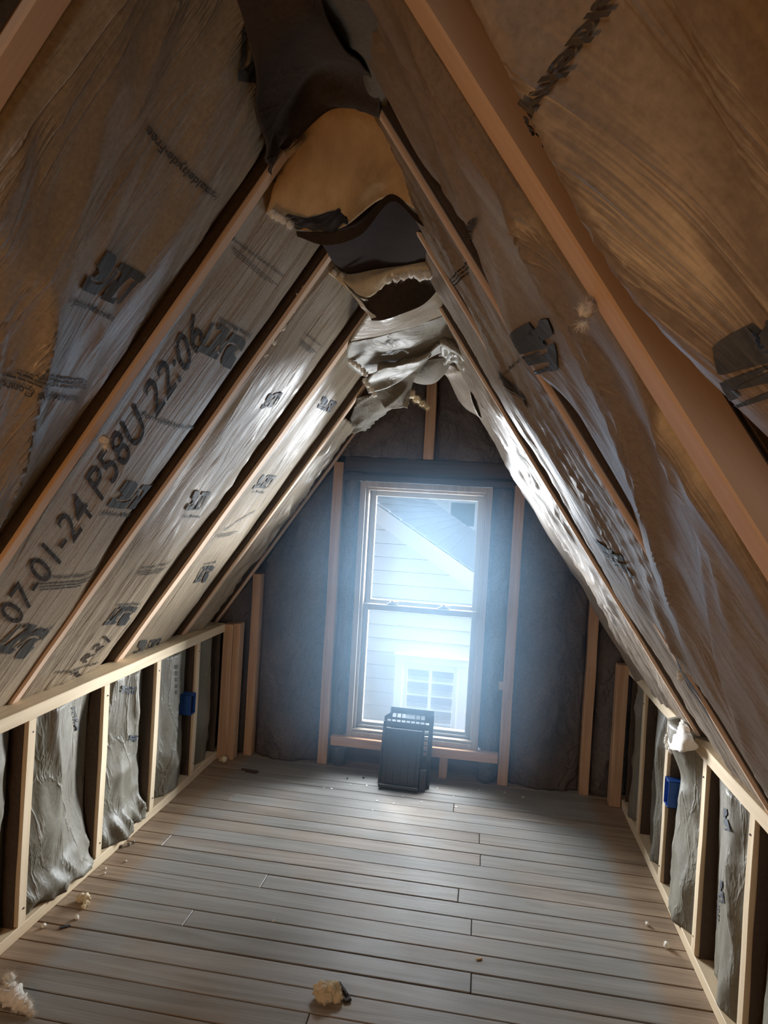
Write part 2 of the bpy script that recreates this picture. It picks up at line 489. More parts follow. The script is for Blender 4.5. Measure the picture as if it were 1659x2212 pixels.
def printed(name, polys, src, pix, surf, hf, parent, material, h0=0.0, grid=.012, off=.0028, arc=0):
    """lay ink on a facing: src = three local points, pix = where they show in the photograph"""
    v, f = polys
    v = np.array(v, float).copy()
    if arc: v[:, 1] += arc * 4 * v[:, 0] * (1 - v[:, 0])
    dst = [surf.unproject(x, y, h0) for x, y in pix]
    A = affine(src, dst); q = np.c_[v, np.ones(len(v))] @ A
    bm = bmesh.new()
    vs = [bm.verts.new((a, b, 0)) for a, b in q]
    for p in f:
        try: bm.faces.new([vs[i] for i in p])
        except ValueError: pass
    bmesh.ops.triangulate(bm, faces=bm.faces[:])
    for ax in (0, 1):
        lo, hi = q[:, ax].min(), q[:, ax].max(); k = math.ceil(lo / grid)
        while k * grid < hi:
            co = [0, 0, 0]; no = [0, 0, 0]; co[ax] = k * grid; no[ax] = 1
            bmesh.ops.bisect_plane(bm, geom=bm.verts[:] + bm.edges[:] + bm.faces[:], plane_co=co, plane_no=no); k += 1
    Yv = np.array([x.co[0] for x in bm.verts]); Sv = np.array([x.co[1] for x in bm.verts])
    e = .011
    hh = np.maximum.reduce([hf(Yv, Sv), hf(Yv + e, Sv), hf(Yv - e, Sv), hf(Yv, Sv + e), hf(Yv, Sv - e)])
    hh = .5 * hh + .5 * hf(Yv, Sv)
    P3 = surf.P(Yv, Sv, hh + off)
    c = P3.mean(0)
    for x, p in zip(bm.verts, P3): x.co = p - c
    bm.normal_update()
    if bm.faces:
        bm.faces.ensure_lookup_table()
        if sum(np.dot(ff.normal, surf.n) for ff in bm.faces) < 0:
            bmesh.ops.reverse_faces(bm, faces=bm.faces[:])
    o = link_mesh(name, bm, material, parent, True); o.location = Vector(c) - (parent.location if parent else Vector())
    return o


TXT = [(0, 0), (1, 0), (0, 1)]
LG = [(0, .08), (.43, 1), (1, .88)]


def lines_polys(nl=3):
    v = []; f = []
    rnd = random.Random(3)
    for r in range(nl):
        y0 = 1 - (r + .75) / nl * 1.0; y1 = y0 + .42 / nl; x = .02 * r; xe = 1 - .13 * r
        while x < xe:
            w = rnd.uniform(.03, .10); x1 = min(x + w, xe)
            v += [(x, y0), (x1, y0), (x1, y1), (x, y1)]; f.append([len(v) - 4, len(v) - 3, len(v) - 2, len(v) - 1]); x = x1 + .012
    return np.array(v), f


# free-form sheets --------------------------------------------------------------
def cr(p0, p1, p2, p3, t):
    return .5 * ((2 * p1) + (-p0 + p2) * t + (2 * p0 - 5 * p1 + 4 * p2 - p3) * t * t + (-p0 + 3 * p1 - 3 * p2 + p3) * t ** 3)


def upsample(A, k):
    """Catmull-Rom along axis 0"""
    n = len(A); E = np.concatenate([[2 * A[0] - A[1]], A, [2 * A[-1] - A[-2]]]); out = []
    for i in range(n - 1):
        for j in range(k):
            out.append(cr(E[i], E[i + 1], E[i + 2], E[i + 3], j / k))
    out.append(A[-1]); return np.array(out)


def sheet(name, rows, material, parent=None, k=10, wr=.006, fr=16, seed=0, thick=.004, tear=0.0, off=-1, creases=.010):
    """cloth-like sheet through control points (px, py, depth)"""
    G = np.array([[at(x, y, 1, Y) for x, y, Y in r] for r in rows])
    G = upsample(G, k); G = np.swapaxes(upsample(np.swapaxes(G, 0, 1), k), 0, 1)
    du = np.gradient(G, axis=0); dv = np.gradient(G, axis=1)
    N = np.cross(du, dv); N /= np.linalg.norm(N, axis=-1, keepdims=True) + 1e-9
    mid = G.reshape(-1, 3).mean(0)
    if (N.reshape(-1, 3).mean(0)) @ (CAM - mid) < 0: N = -N; flip = True
    else: flip = False
    cu = np.concatenate([[0], np.cumsum(np.linalg.norm(np.diff(G[:, G.shape[1] // 2], axis=0), axis=1))])
    cv = np.concatenate([[0], np.cumsum(np.linalg.norm(np.diff(G[G.shape[0] // 2], axis=0), axis=1))])
    U, V = np.meshgrid(cu, cv, indexing='ij')
    h = wr * (vn(U * fr, V * fr, seed) - .5) * 2 + creases * ridge((U + .6 * V) * fr * .5, (V - .5 * U) * fr * .22, seed + 5, 4)
    G = G + N * h[..., None]
    if tear:
        a = tear * (vn(V[-1] * 60, V[-1] * 0, seed + 9) - .3)
        dirn = G[-1] - G[-2]; dirn /= np.linalg.norm(dirn, axis=1, keepdims=True) + 1e-9
        G[-1] += dirn * a[:, None]
    c = G.reshape(-1, 3).mean(0)
    n0, n1 = G.shape[:2]; vid = np.arange(n0 * n1).reshape(n0, n1)
    fl = np.stack([vid[:-1, :-1], vid[1:, :-1], vid[1:, 1:], vid[:-1, 1:]], -1).reshape(-1, 4)
    if flip: fl = fl[:, ::-1]
    me = bpy.data.meshes.new(name); me.from_pydata((G - c).reshape(-1, 3).tolist(), [], fl.tolist()); me.shade_smooth(); me.materials.append(material)
    o = bpy.data.objects.new(name, me); COL.objects.link(o)
    sm = o.modifiers.new('solid', 'SOLIDIFY'); sm.thickness = thick; sm.offset = off
    if parent: o.parent = parent; o.location = Vector(c) - parent.location
    else: o.location = c
    return o


def fluff(name, pts, rad, material, parent=None, seed=0, hairs=140, hl=.012, lump=.5):
    """a lumpy tuft of glass wool along 3D points, with stray fibres"""
    rnd = random.Random(seed); bm = bmesh.new()
    pts = [Vector(p) for p in pts]; c = sum(pts, Vector()) / len(pts)
    rads = rad if isinstance(rad, (list, tuple)) else [rad] * len(pts)
    for p, r in zip(pts, rads):
        s = bmesh.ops.create_icosphere(bm, subdivisions=3, radius=r)
        for v in s['verts']:
            d = v.co.normalized()
            k = 1 + .6 * lump * (float(vn(d.x * 3 + seed, d.y * 3 + d.z * 2.1, seed + len(bm.verts) % 7)) - .5) * 2 + .25 * lump * (float(vn(d.x * 9, d.z * 9 + d.y * 5, seed + 3)) - .5) * 2
            v.co = v.co * k + (p - c)
    vs = [v for v in bm.verts]
    for i in range(hairs * 5):
        v = vs[rnd.randrange(len(vs))]; n = v.normal if v.normal.length > .5 else Vector((rnd.gauss(0, 1), rnd.gauss(0, 1), rnd.gauss(0, 1))).normalized()
        d = (v.co - Vector()).normalized() if v.co.length > 0 else n
        d = (d + Vector((rnd.gauss(0, .6), rnd.gauss(0, .6), rnd.gauss(0, .6)))).normalized()
        s = d.orthogonal().normalized() * .0003
        a = v.co * .96; b = a + d * hl * rnd.uniform(.4, 1.3) + Vector((rnd.gauss(0, .002),) * 3)
        q = [bm.verts.new(a - s), bm.verts.new(a + s), bm.verts.new(b)]
        bm.faces.new(q)
        s2 = d.cross(s)
        q = [bm.verts.new(a - s2), bm.verts.new(a + s2), bm.verts.new(b)]; bm.faces.new(q)
    o = link_mesh(name, bm, material, parent, True); o.location = c - (parent.location if parent else Vector())
    return o


# ================================================================ structure
def build_floor():
    rnd = random.Random(5); bm = bmesh.new(); lay = bm.loops.layers.color.new('board')
    pitch = .0895; y = 2.862 - pitch * 62; k = 0
    forced = {0: [.048], -2: [.054], -6: [-.73], -7: [.029], -10: [.034], 1: [-1.1], -4: [-1.2, .9], -13: [-.4], -9: [-.9]}
    while y < 3.62:
        i = round((y - 2.862) / pitch)
        cuts = forced.get(i + 0, None)
        if cuts is None:
            cuts = [rnd.uniform(-2.1, 1.5)] if rnd.random() < .55 else []
        xs = [-2.35] + sorted(cuts) + [1.75]
        for a, b in zip(xs[:-1], xs[1:]):
            dz = rnd.uniform(-.0012, 0)
            g = .0012 + (.0018 if rnd.random() < .3 else 0)
            n0 = len(bm.faces)
            vs = add_box(bm, (a + .0012, y + g, -.022), (b - .0012, min(y + pitch - g, 3.62), dz), .0016)
            c = (rnd.random(), rnd.random(), rnd.random(), 1)
            for f in {f for v in vs for f in v.link_faces}:
                for lp in f.loops: lp[lay] = c
        y += pitch
    o = link_mesh('floor', bm, M['floor']); tag(o, 'worn grey-painted narrow floorboards running across the attic', 'floor', kind='structure')
    tag(box('trim_1', (-2.35, -2.75, -.06), (1.75, 3.62, -.0225), M['old_dark'], bev=0), 'dark subfloor under the grey boards', 'subfloor', kind='structure')


build_floor()


def slab(name, surf, ya, yb, s0, s1, h0, h1, material, label):
    bm = bmesh.new(); P = [surf.P(y, s, h) for y in (ya, yb) for s in (s0, s1) for h in (h0, h1)]
    vs = [bm.verts.new(p) for p in P]
    for f in ((0, 1, 3, 2), (4, 6, 7, 5), (0, 4, 5, 1), (2, 3, 7, 6), (0, 2, 6, 4), (1, 5, 7, 3)): bm.faces.new([vs[i] for i in f])
    bmesh.ops.recalc_face_normals(bm, faces=bm.faces[:])
    o = link_mesh(name, bm, material); tag(o, label, 'roof', kind='structure'); return o


slab('ceiling', SL, -2.7, 3.72, -1.35, 2.12, -.165, -.143, M['deck'], 'dark roof boards behind the left insulation')
slab('ceiling', SR, -2.7, 3.72, -1.35, 2.12, -.165, -.143, M['deck'], 'dark roof boards behind the right insulation')


def gable_wall(name, y0, y1, holes, material, label):
    """vertical end wall made of horizontal boards, with a hole"""
    bm = bmesh.new(); z = 0
    apex = ZR + .24
    def xl(z): return XM - (apex - z) / TN
    def xr(z): return XM + (apex - z) / TN
    step = .14
    while z < apex - .02:
        z1 = min(z + step, apex - .01); segs = [(xl(z), xr(z))]
        for hx0, hx1, hz0, hz1 in holes:
            if z1 > hz0 + .001 and z < hz1 - .001:
                segs = [(xl(z), hx0), (hx1, xr(z))]
        for a, b in segs:
            a1 = max(a, xl(z1)) if a == xl(z) else a; b1 = min(b, xr(z1)) if b == xr(z) else b
            v = [bm.verts.new(q) for q in ((a, y0, z), (b, y0, z), (b1, y0, z1 - .002), (a1, y0, z1 - .002), (a, y1, z), (b, y1, z), (b1, y1, z1 - .0005), (a1, y1, z1 - .0005))]
            for f in ((0, 1, 2, 3), (5, 4, 7, 6), (4, 0, 3, 7), (1, 5, 6, 2), (3, 2, 6, 7), (4, 5, 1, 0)): bm.faces.new([v[i] for i in f])
        z = z1
    bmesh.ops.recalc_face_normals(bm, faces=bm.faces[:])
    return tag(link_mesh(name, bm, material), label, 'wall', kind='structure')


gable_wall('wall_far', 3.60, 3.66, [(-.67, .02, .14, 1.54)], M['old_dark'], 'dark old boarding of the gable end around the window')
gable_wall('wall_back', -2.66, -2.60, [(-.65, .05, .7, 1.9)], M['old_dark'], 'dark boarding of the gable behind the camera')

# ---------------------------------------------------------------- window in the far gable
wroot = empty('window_1', (-.325, 3.5, .165)); tag(wroot, 'tall double-hung window glowing in the far gable', 'window', kind='structure')


def frame(name, x0, x1, z0, z1, w, y0, y1, material, parent, wt=None, wb=None, bev=.002):
    bm = bmesh.new(); p = parent.location; wt = wt or w; wb = wb or w
    for lo, hi in (((x0, y0, z0), (x0 + w, y1, z1)), ((x1 - w, y0, z0), (x1, y1, z1)), ((x0 + w, y0, z1 - wt), (x1 - w, y1, z1)), ((x0 + w, y0, z0), (x1 - w, y1, z0 + wb))):
        add_box(bm, Vector(lo) - p, Vector(hi) - p, bev)
    return link_mesh(name, bm, material, parent)


frame('casing', -.672, .022, .165, 1.524, .030, 3.492, 3.66, M['jamb'], wroot)
frame('inner_stop', -.642, -.008, .195, 1.494, .014, 3.515, 3.64, M['jamb'], wroot)
us = frame('upper_sash', -.628, -.022, .862, 1.482, .030, 3.585, 3.615, M['vinyl'], wroot)
ls = frame('lower_sash', -.628, -.022, .205, .872, .028, 3.545, 3.580, M['vinyl'], wroot, wt=.034, wb=.034)
gp = box('upper_pane', (-.60, 3.598, .890), (-.05, 3.602, 1.455), M['glass'], bev=0); gp.parent = us; gp.location -= wroot.location
gp = box('lower_pane', (-.602, 3.560, .236), (-.048, 3.564, .842), M['glass'], bev=0); gp.parent = ls; gp.location -= wroot.location
for x in (-.475, -.20):
    bm = bmesh.new()
    add_box(bm, (-.030, -.012, 0), (.030, .012, .006), .001); add_box(bm, (-.020, -.010, .006), (.020, .010, .012), .003)
    bmesh.ops.create_cone(bm, cap_ends=True, segments=14, radius1=.012, radius2=.008, depth=.012, matrix=Matrix.Translation((0, 0, .016)))
    add_box(bm, (.004, -.006, .012), (.034, .004, .017), .001)
    o = link_mesh('sash_lock', bm, M['vinyl'], wroot); o.location = Vector((x, 3.565, .873)) - wroot.location
box('stool', (-.66, 3.50, .196), (.01, 3.57, .208), M['jamb'], bev=.001).parent = wroot
bpy.data.objects['stool'].location -= wroot.location
bm = bmesh.new()
add_box(bm, (-.30, -.012, 0), (.30, .0, .012), .002)
o = link_mesh('track_ridge', bm, M['vinyl'], wroot); o.location = Vector((-.325, 3.545, .212)) - wroot.location


# ================================================================ framing lumber
def lumber(name, lo, hi, axis, material, label, group, nicks=0, cat='timber'):
    """sawn board: slightly wavy arris so it is not a perfect box; grain axis given"""
    lo = Vector(lo); hi = Vector(hi); c = Vector(((lo[0] + hi[0]) / 2, (lo[1] + hi[1]) / 2, lo[2])); bm = bmesh.new()
    vs = add_box(bm, lo - c, hi - c, .002)
    L = hi[axis] - lo[axis]; n = max(2, int(L / .12))
    for i in range(1, n):
        co = [0, 0, 0]; no = [0, 0, 0]; co[axis] = (lo - c)[axis] + L * i / n; no[axis] = 1
        bmesh.ops.bisect_plane(bm, geom=bm.verts[:] + bm.edges[:] + bm.faces[:], plane_co=co, plane_no=no)
    sd = abs(hash(label)) % 97 if False else sum(map(ord, label)) % 97
    for v in bm.verts:
        t = v.co[axis] * 5
        for a in range(3):
            if a != axis: v.co[a] += (float(vn(t, sd + a * 7.3, 3)) - .5) * .004
    o = link_mesh(name, bm, material); o.location = c
    tag(o, label, cat, group); return o


def stud_marks(o, zs, xface, y, sgn):
    pass


# knee walls: left
GL = 'timbers of the left knee wall'; GR = 'timbers of the right knee wall'
lumber('bottom_plate', (XL - .089, -1.0, 0), (XL, 3.47, .038), 1, M['pine_y'], 'pale pine bottom plate along the foot of the left knee wall', GL)
tp = lumber('top_plate', (XL - .092, -1.0, .680), (XL + .004, 3.43, .722), 1, M['pine_y'], 'pale pine top plate capping the left knee wall', GL)
lab = {1.47: 'pale stud in the left knee wall nearest the camera, at the picture edge',
       1.885: 'pale stud in the left knee wall, second from the camera',
       2.30: 'pale left knee wall stud just below the rafter that meets the plate',
       2.695: 'pale stud of the left knee wall midway between that rafter and the blue box',
       3.10: 'pale stud on which the left blue outlet box is nailed'}
for y, t in lab.items():
    s = lumber('stud', (XL - .089, y - .019, .038), (XL, y + .019, .680), 2, M['pine_z'], t, GL)
    for z in (.05, .60):
        bm = bmesh.new(); bmesh.ops.create_cone(bm, cap_ends=True, segments=8, radius1=.003, radius2=.003, depth=.002, matrix=Matrix.Translation((.0455, .004, z)) @ Matrix.Rotation(math.pi / 2, 4, 'Y'))
        link_mesh('nail_head', bm, M['debris_dark'], s)
lumber('end_stud', (-1.352, 3.405, 0), (-1.300, 3.47, .722), 2, M['fir_z'], 'orange-brown fir stud at the far end of the left knee wall', GL)
lumber('end_stud', (-1.299, 3.41, 0), (-1.262, 3.475, .728), 2, M['fir_z'], 'grainy orange fir stud doubled at the room side of the left corner', GL)
# right
lumber('bottom_plate', (XR, -1.0, 0), (XR + .089, 3.47, .038), 1, M['pine_y'], 'pale pine bottom plate along the foot of the right knee wall', GR)
lumber('top_plate', (XR - .004, -1.0, .652), (XR + .092, 3.46, .694), 1, M['pine_y'], 'pale pine top plate capping the right knee wall', GR)
lab = {1.47: 'pale stud in the right knee wall nearest the camera, at the picture edge',
       1.875: 'pale right knee wall stud with an orange lit side, second from camera',
       2.26: 'pale right knee wall stud just on the near side of the white wool',
       2.69: 'pale stud on which the right blue outlet box is nailed',
       3.085: 'slim pale stud of the right knee wall nearest the far gable'}
for y, t in lab.items():
    s = lumber('stud', (XR, y - .019, .038), (XR + .089, y + .019, .652), 2, M['pine_z'], t, GR)
    for z in (.05, .56):
        bm = bmesh.new(); bmesh.ops.create_cone(bm, cap_ends=True, segments=8, radius1=.003, radius2=.003, depth=.002, matrix=Matrix.Translation((-.0455, .004, z)) @ Matrix.Rotation(math.pi / 2, 4, 'Y'))
        link_mesh('nail_head', bm, M['debris_dark'], s)
lumber('end_stud', (.670, 3.40, 0), (.724, 3.46, .694), 2, M['fir_z'], 'broad brown fir stud at the far end of the right knee wall', GR)

# gable studs
GG = 'studs of the far gable wall'


def gstud(x, z0, z1, w, label, mt='fir_z', tilt=0):
    o = lumber('gable_stud', (x - w / 2, D, z0), (x + w / 2, 3.6, z1), 2, M[mt], label, GG)
    o.rotation_euler.y = tilt
    return o


gstud(-1.215, 0, .99, .046, 'orange-brown gable stud nearest the left corner')
a_ = gstud(-.797, 0, 1.62, .052, 'brown gable stud standing left of the window')
a_ = gstud(.157, 0, 1.545, .052, 'brown gable stud standing right of the window')
b_ = box('block', (.110, 3.50, .49), (.131, 3.54, .53), M['fir_z']); b_.parent = a_; b_.location = Vector(b_.location) - a_.location
gstud(.563, 0, 1.02, .046, 'brown gable stud between the window and the right corner')
gstud(-.325, 1.655, 2.31, .052, 'short upright stud above the window rising to the ridge')
gstud(-.149, 0, .122, .042, 'stubby cripple stud below the window sill board')
lumber('sill_board', (-.748, 3.462, .122), (.126, 3.5, .170), 0, M['fir_x'], 'horizontal brown board under the window', GG)
lumber('header', (-.765, 3.505, 1.575), (.128, 3.60, 1.652), 0, M['old_dark'], 'dark header beam across the gable above the window', GG)
lumber('header_strip', (-.77, 3.495, 1.527), (.128, 3.52, 1.560), 0, M['old_dark'], 'thin dark strip directly over the window casing', GG)


# rafters
def rafter(surf, yc, w, s0, s1, label, dep=.14, mt='rafter', tk=.012):
    bm = bmesh.new(); sgn = 1 if surf is SL else -1
    zl = (tk + .0005, dep) if surf is SL else (-dep, -tk - .0005)
    add_box(bm, (s0, -w / 2 + .002, zl[0]), (s1, w / 2 - .002, zl[1]), .003)
    L = s1 - s0; n = int(L / .1)
    for i in range(1, n):
        bmesh.ops.bisect_plane(bm, geom=bm.verts[:] + bm.edges[:] + bm.faces[:], plane_co=(s0 + L * i / n, 0, 0), plane_no=(1, 0, 0))
    for v in bm.verts:
        v.co.y += (float(vn(v.co.x * 4, yc * 10, 11)) - .5) * .006 + (float(vn(v.co.x * 25, yc * 10 + 5 + v.co.y * 30, 12)) - .5) * .003
    o = link_mesh('rafter', bm, M['rafter_old'])
    z = -surf.n if surf is SL else surf.n
    mx = Matrix.Identity(4)
    for i in range(3):
        mx[i][0] = surf.u[i]; mx[i][1] = (0, 1, 0)[i]; mx[i][2] = z[i]; mx[i][3] = (surf.o + np.array([0, yc, 0]))[i]
    o.matrix_world = mx
    st = bmesh.new()
    add_box(st, (s0, -w / 2, 0 if surf is SL else -tk), (s1, w / 2, tk if surf is SL else 0), .003)
    for i in range(1, n):
        bmesh.ops.bisect_plane(st, geom=st.verts[:] + st.edges[:] + st.faces[:], plane_co=(s0 + L * i / n, 0, 0), plane_no=(1, 0, 0))
    for v in st.verts:
        v.co.y += (float(vn(v.co.x * 4, yc * 10, 11)) - .5) * .006 + (float(vn(v.co.x * 25, yc * 10 + 5 + v.co.y * 30, 12)) - .5) * .003
    f_ = link_mesh('furring_strip', st, M[mt], o); f_['label'] = 'fresh pale strip on the old rafter'
    tag(o, label, 'rafter', 'rafters of the roof'); return o


rafter(SL, .752, .045, -.3, 1.93, 'left rafter nearest the camera, crossing the top left corner', tk=.035)
L1 = rafter(SL, 1.380, .034, -.3, 1.70, 'long pale left rafter with a splintered upper end')
rafter(SL, 1.885, .034, -.3, 1.93, 'left rafter half hidden under a lapped paper edge')
rafter(SL, 2.487, .050, -.3, 1.93, 'left rafter landing on the knee wall plate beside the second stud')
rafter(SL, 3.072, .040, -.3, 1.93, 'slim left rafter, second from the far gable')
rafter(SL, 3.485, .040, -.3, 1.93, 'left rafter against the gable wall')
R1 = rafter(SR, .736, .058, -.3, 1.93, 'broad right rafter nearest the camera with an orange lit side', tk=.045)
rafter(SR, 1.325, .028, -.3, 1.93, 'right rafter just beyond the broad near one')
rafter(SR, 1.790, .028, -.3, 1.93, 'right rafter visible only low down between folds of paper')
rafter(SR, 2.365, .020, -.3, 1.93, 'thin right rafter edge running beside a black gap')
rafter(SR, 2.970, .030, -.3, 1.93, 'right rafter second from the gable, behind crumpled paper')
rafter(SR, 3.485, .040, -.3, 1.93, 'right rafter against the gable wall')
rafter(SL, .13, .045, -.3, 1.93, 'left rafter above the camera, out of the picture')
rafter(SR, .215, .045, -.3, 1.93, 'right rafter beside the camera, out of the picture')
# splintered tip
bm = bmesh.new(); rnd = random.Random(2)
for i in range(16):
    y = rnd.uniform(-.016, .016); l = rnd.uniform(.015, .05)
    vs = [bm.verts.new(q) for q in ((1.695, y - .0012, .001), (1.695, y + .0012, .001), (1.695 + l, y + rnd.uniform(-.012, .012), -.004 + rnd.uniform(-.01, .006)), (1.695, y, .005))]
    bm.faces.new((vs[0], vs[1], vs[2])); bm.faces.new((vs[1], vs[3], vs[2])); bm.faces.new((vs[0], vs[2], vs[3]))
link_mesh('splinters', bm, M['pine_z'], L1)


# ================================================================ roof insulation
def prof(v, near, crest, mid, far):
    a = near + (mid - near) * sst(v, 0, crest); b = mid + (far - mid) * sst(v, crest, 1)
    return np.where(v < crest, a, b)


def make_h(ya, yb, near, crest, mid, far, seed, folds=(), rough=.006, extra=None, top=None, fade=.08):
    def hf(Y, S):
        Y = np.asarray(Y, float); S = np.asarray(S, float)
        v = np.clip((Y - ya) / (yb - ya), 0, 1)
        nw = .10 * (vn(S * 1.7, 0 * S + seed, seed) - .5)
        v2 = np.clip(v + nw * np.sin(v * math.pi), 0, 1)
        fr = far(S) if callable(far) else far
        h = prof(v2, near, crest, mid, fr)
        w = sst(v, 0, .08) * sst(1 - v, 0, fade)
        for amp, fy, fs, sh, p in folds:
            h = h + w * amp * ridge((Y + sh * S) * fy, S * fs, seed + int(fy), p)
        h = h + w * rough * 2 * (vn(Y * 9, S * 4, seed + 2) - .5) + w * rough * .6 * (vn(Y * 30 + S * 6, S * 9, seed + 3) - .5)
        if extra is not None: h = h + extra(Y, S, v)
        return h
    return hf


def batt(surf, ya, yb, hf, label, material, sa=-.28, sb=1.93, group='paper-faced insulation batts between the rafters', step=.011, name='insulation_batt', clip=None, flange=.012):
    c = surf.P((ya + yb) / 2, sa if sa > 0 else 0, -.05)
    root = empty(name, tuple(c)); tag(root, label, 'insulation', group)
    facing('paper_facing', surf, ya, yb, sa, sb, hf, material, root, step, clip=clip)
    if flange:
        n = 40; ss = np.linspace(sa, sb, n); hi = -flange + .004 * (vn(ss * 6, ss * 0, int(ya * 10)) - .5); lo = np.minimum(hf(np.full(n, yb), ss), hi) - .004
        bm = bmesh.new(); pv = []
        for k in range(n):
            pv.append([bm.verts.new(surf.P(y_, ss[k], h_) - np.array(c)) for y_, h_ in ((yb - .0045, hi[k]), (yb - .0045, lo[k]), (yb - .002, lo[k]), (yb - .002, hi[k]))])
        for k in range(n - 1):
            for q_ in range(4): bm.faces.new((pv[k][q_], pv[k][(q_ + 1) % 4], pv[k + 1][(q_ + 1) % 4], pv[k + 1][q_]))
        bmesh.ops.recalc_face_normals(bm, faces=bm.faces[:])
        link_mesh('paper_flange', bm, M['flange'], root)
    return root


RB = 'paper-faced insulation batts between the left rafters'
farL = lambda S: -.010 - .032 * sst(S, .35, .8)
hB0 = make_h(.155, .73, -.02, .5, .0, -.03, 3, [(.01, 7, 1.2, .2, 3)])
hB1 = make_h(.778, 1.364, -.012, .60, .022, -.034, 11,
             [(.026, 3.6, .8, .40, 2.6), (.014, 9, 1.2, .5, 3.5), (.005, 22, 2.0, .45, 3)], .007)
hB2 = make_h(1.400, 1.865, -.030, .80, -.004, farL, 21, [(.003, 9, .8, .04, 6), (.0022, 24, 1.1, .03, 5)], .002)
hB3 = make_h(1.905, 2.460, -.010, .65, -.006, -.040, 31, [(.009, 6, .7, -.10, 5), (.008, 13, 1.0, .10, 5), (.004, 30, 2.2, .05, 3)], .005)
hB4 = make_h(2.514, 3.050, -.012, .65, -.006, -.036, 41, [(.005, 9, 1.0, .08, 4), (.004, 22, 2.2, .05, 4)], .005)
hB5 = make_h(3.094, 3.445, -.004, .45, .012, -.035, 51, [(.012, 12, 3.2, .2, 3), (.010, 22, 6.0, -.2, 3)], .008)
b0 = batt(SL, .155, .73, hB0, 'left paper-faced batt above the camera beyond the top left corner rafter', M['paper'], group=RB, step=.02)
b1 = batt(SL, .778, 1.364, hB1, 'big wrinkled left batt with the upside-down curved print and upright logo', M['paper'], group=RB, step=.009)
b2 = batt(SL, 1.400, 1.865, hB2, 'smooth left batt carrying the large dotted date and time print', M['paper'], group=RB)
b3 = batt(SL, 1.905, 2.460, hB3, 'creased pale left batt with R21 printed near its foot', M['paper'], group=RB)
b4 = batt(SL, 2.514, 3.050, hB4, 'left batt between the slim rafters, greenish and lightly printed', M['paper'], group=RB)
b5 = batt(SL, 3.094, 3.445, hB5, 'crumpled narrow left batt next to the gable', M['paper'], group=RB, sb=1.30)

RR = 'paper-faced insulation batts between the right rafters'
hR0 = make_h(.245, .703, -.06, .55, -.030, -.115, 61, [(.055, 3.4, .6, .26, 2.0), (.034, 7.0, .8, .28, 2.5), (.008, 22, 1.4, .3, 2)], .006, fade=.55)
cover = lambda S: 1 - sst(S, .45, 1.15)
hR1 = make_h(.768, 1.310, -.025, .72, -.016, lambda S: -.048 + .070 * cover(S), 71, [(.042, 3.1, .5, .78, 2.4), (.025, 6.7, .7, .74, 3.0), (.009, 17, 1.0, .62, 3)], .005,
             extra=lambda Y, S, v: .02 * sst(S, 1.62, 1.85) * sst(v, .5, 1) + .022 * cover(S) * sst(v, .2, .7) - .018 * sst(v, .1, .3) * (1 - cover(S)), fade=.22)
cov2 = lambda S: sst(S, .36, .60) * (1 - sst(S, 1.20, 1.55))
hR2 = make_h(1.340, 1.775, -.025, .70, -.010, lambda S: -.050 + .065 * cov2(S), 81, [(.012, 9, 1.3, .22, 3), (.008, 19, 2.4, .28, 3), (.005, 38, 3, .2, 3)], .006, fade=.2)
hR3 = make_h(1.806, 2.354, -.015, .45, -.002, -.055, 91, [(.008, 9, 1.1, .15, 3), (.005, 19, 2.2, .15, 4), (.003, 34, 3, .15, 3)], .004, fade=.35)
hR4 = make_h(2.377, 2.953, -.030, .72, .004, .006, 101, [(.012, 12, 3.0, .2, 3), (.008, 26, 6, -.2, 3)], .008, fade=.03)
hR5 = make_h(2.987, 3.464, -.020, .5, .020, -.020, 111, [(.010, 10, 3.0, .2, 3)], .008)
r0 = batt(SR, .245, .703, hR0, 'billowing right batt nearest the camera with a curved black print', M['paper_r'], group=RR, step=.008, flange=.046)
r1 = batt(SR, .768, 1.310, hR1, 'right batt with long shiny slanting folds beyond the broad rafter', M['paper_r'], group=RR, step=.008)
r2 = batt(SR, 1.340, 1.775, hR2, 'narrow dark creased right batt with small brown prints', M['paper_r'], group=RR, step=.009)
r3 = batt(SR, 1.806, 2.354, hR3, 'right batt with one bright white-lit stripe beside the black gap', M['paper_r'], group=RR)
r4 = batt(SR, 2.377, 2.953, hR4, 'right batt whose crumpled pale edge outlines the gable', M['paper_r'], group=RR)
r5 = batt(SR, 2.987, 3.464, hR5, 'last right batt, tucked against the gable wall', M['paper_r'], group=RR, step=.02)

# prints, left -------------------------------------------------
PB = 'printed_lettering'; PL_ = 'printed_logo'
jm = 'Johns Manville'
printed(PB, text_polys('07-01-24 P58U 22:06', .004), TXT, [(42, 1358), (452, 748), (4, 1333)], SL, hB2, b2, M['ink_brown'])
printed(PL_, logo_polys(), LG, [(236.4, 1098.4), (283.4, 1041.2), (345.3, 1049)], SL, hB2, b2, M['ink'])
printed(PB, text_polys(jm, .012, .2), TXT, [(218, 1113), (303, 1119), (223, 1103)], SL, hB2, b2, M['ink'])
printed(PL_, logo_polys(), LG, [(530, 736), (491, 795), (435, 765)], SL, hB2, b2, M['ink'])
printed(PB, text_polys(jm, .012, .2), TXT, [(543, 723), (484, 692), (540, 734)], SL, hB2, b2, M['ink'])
printed(PB, text_polys('Formaldehyde-Free', .012, .2), TXT, [(316, 908), (425, 928), (322, 897)], SL, hB2, b2, M['ink'], arc=-.35)
printed(PB, text_polys('Thermal and Sound Control', .012, .2), TXT, [(95, 1255), (222, 1235), (101, 1245)], SL, hB2, b2, M['ink'], arc=-.4)
printed('printed_lines', lines_polys(), TXT, [(84, 1283), (205, 1262), (92, 1263)], SL, hB2, b2, M['ink'])
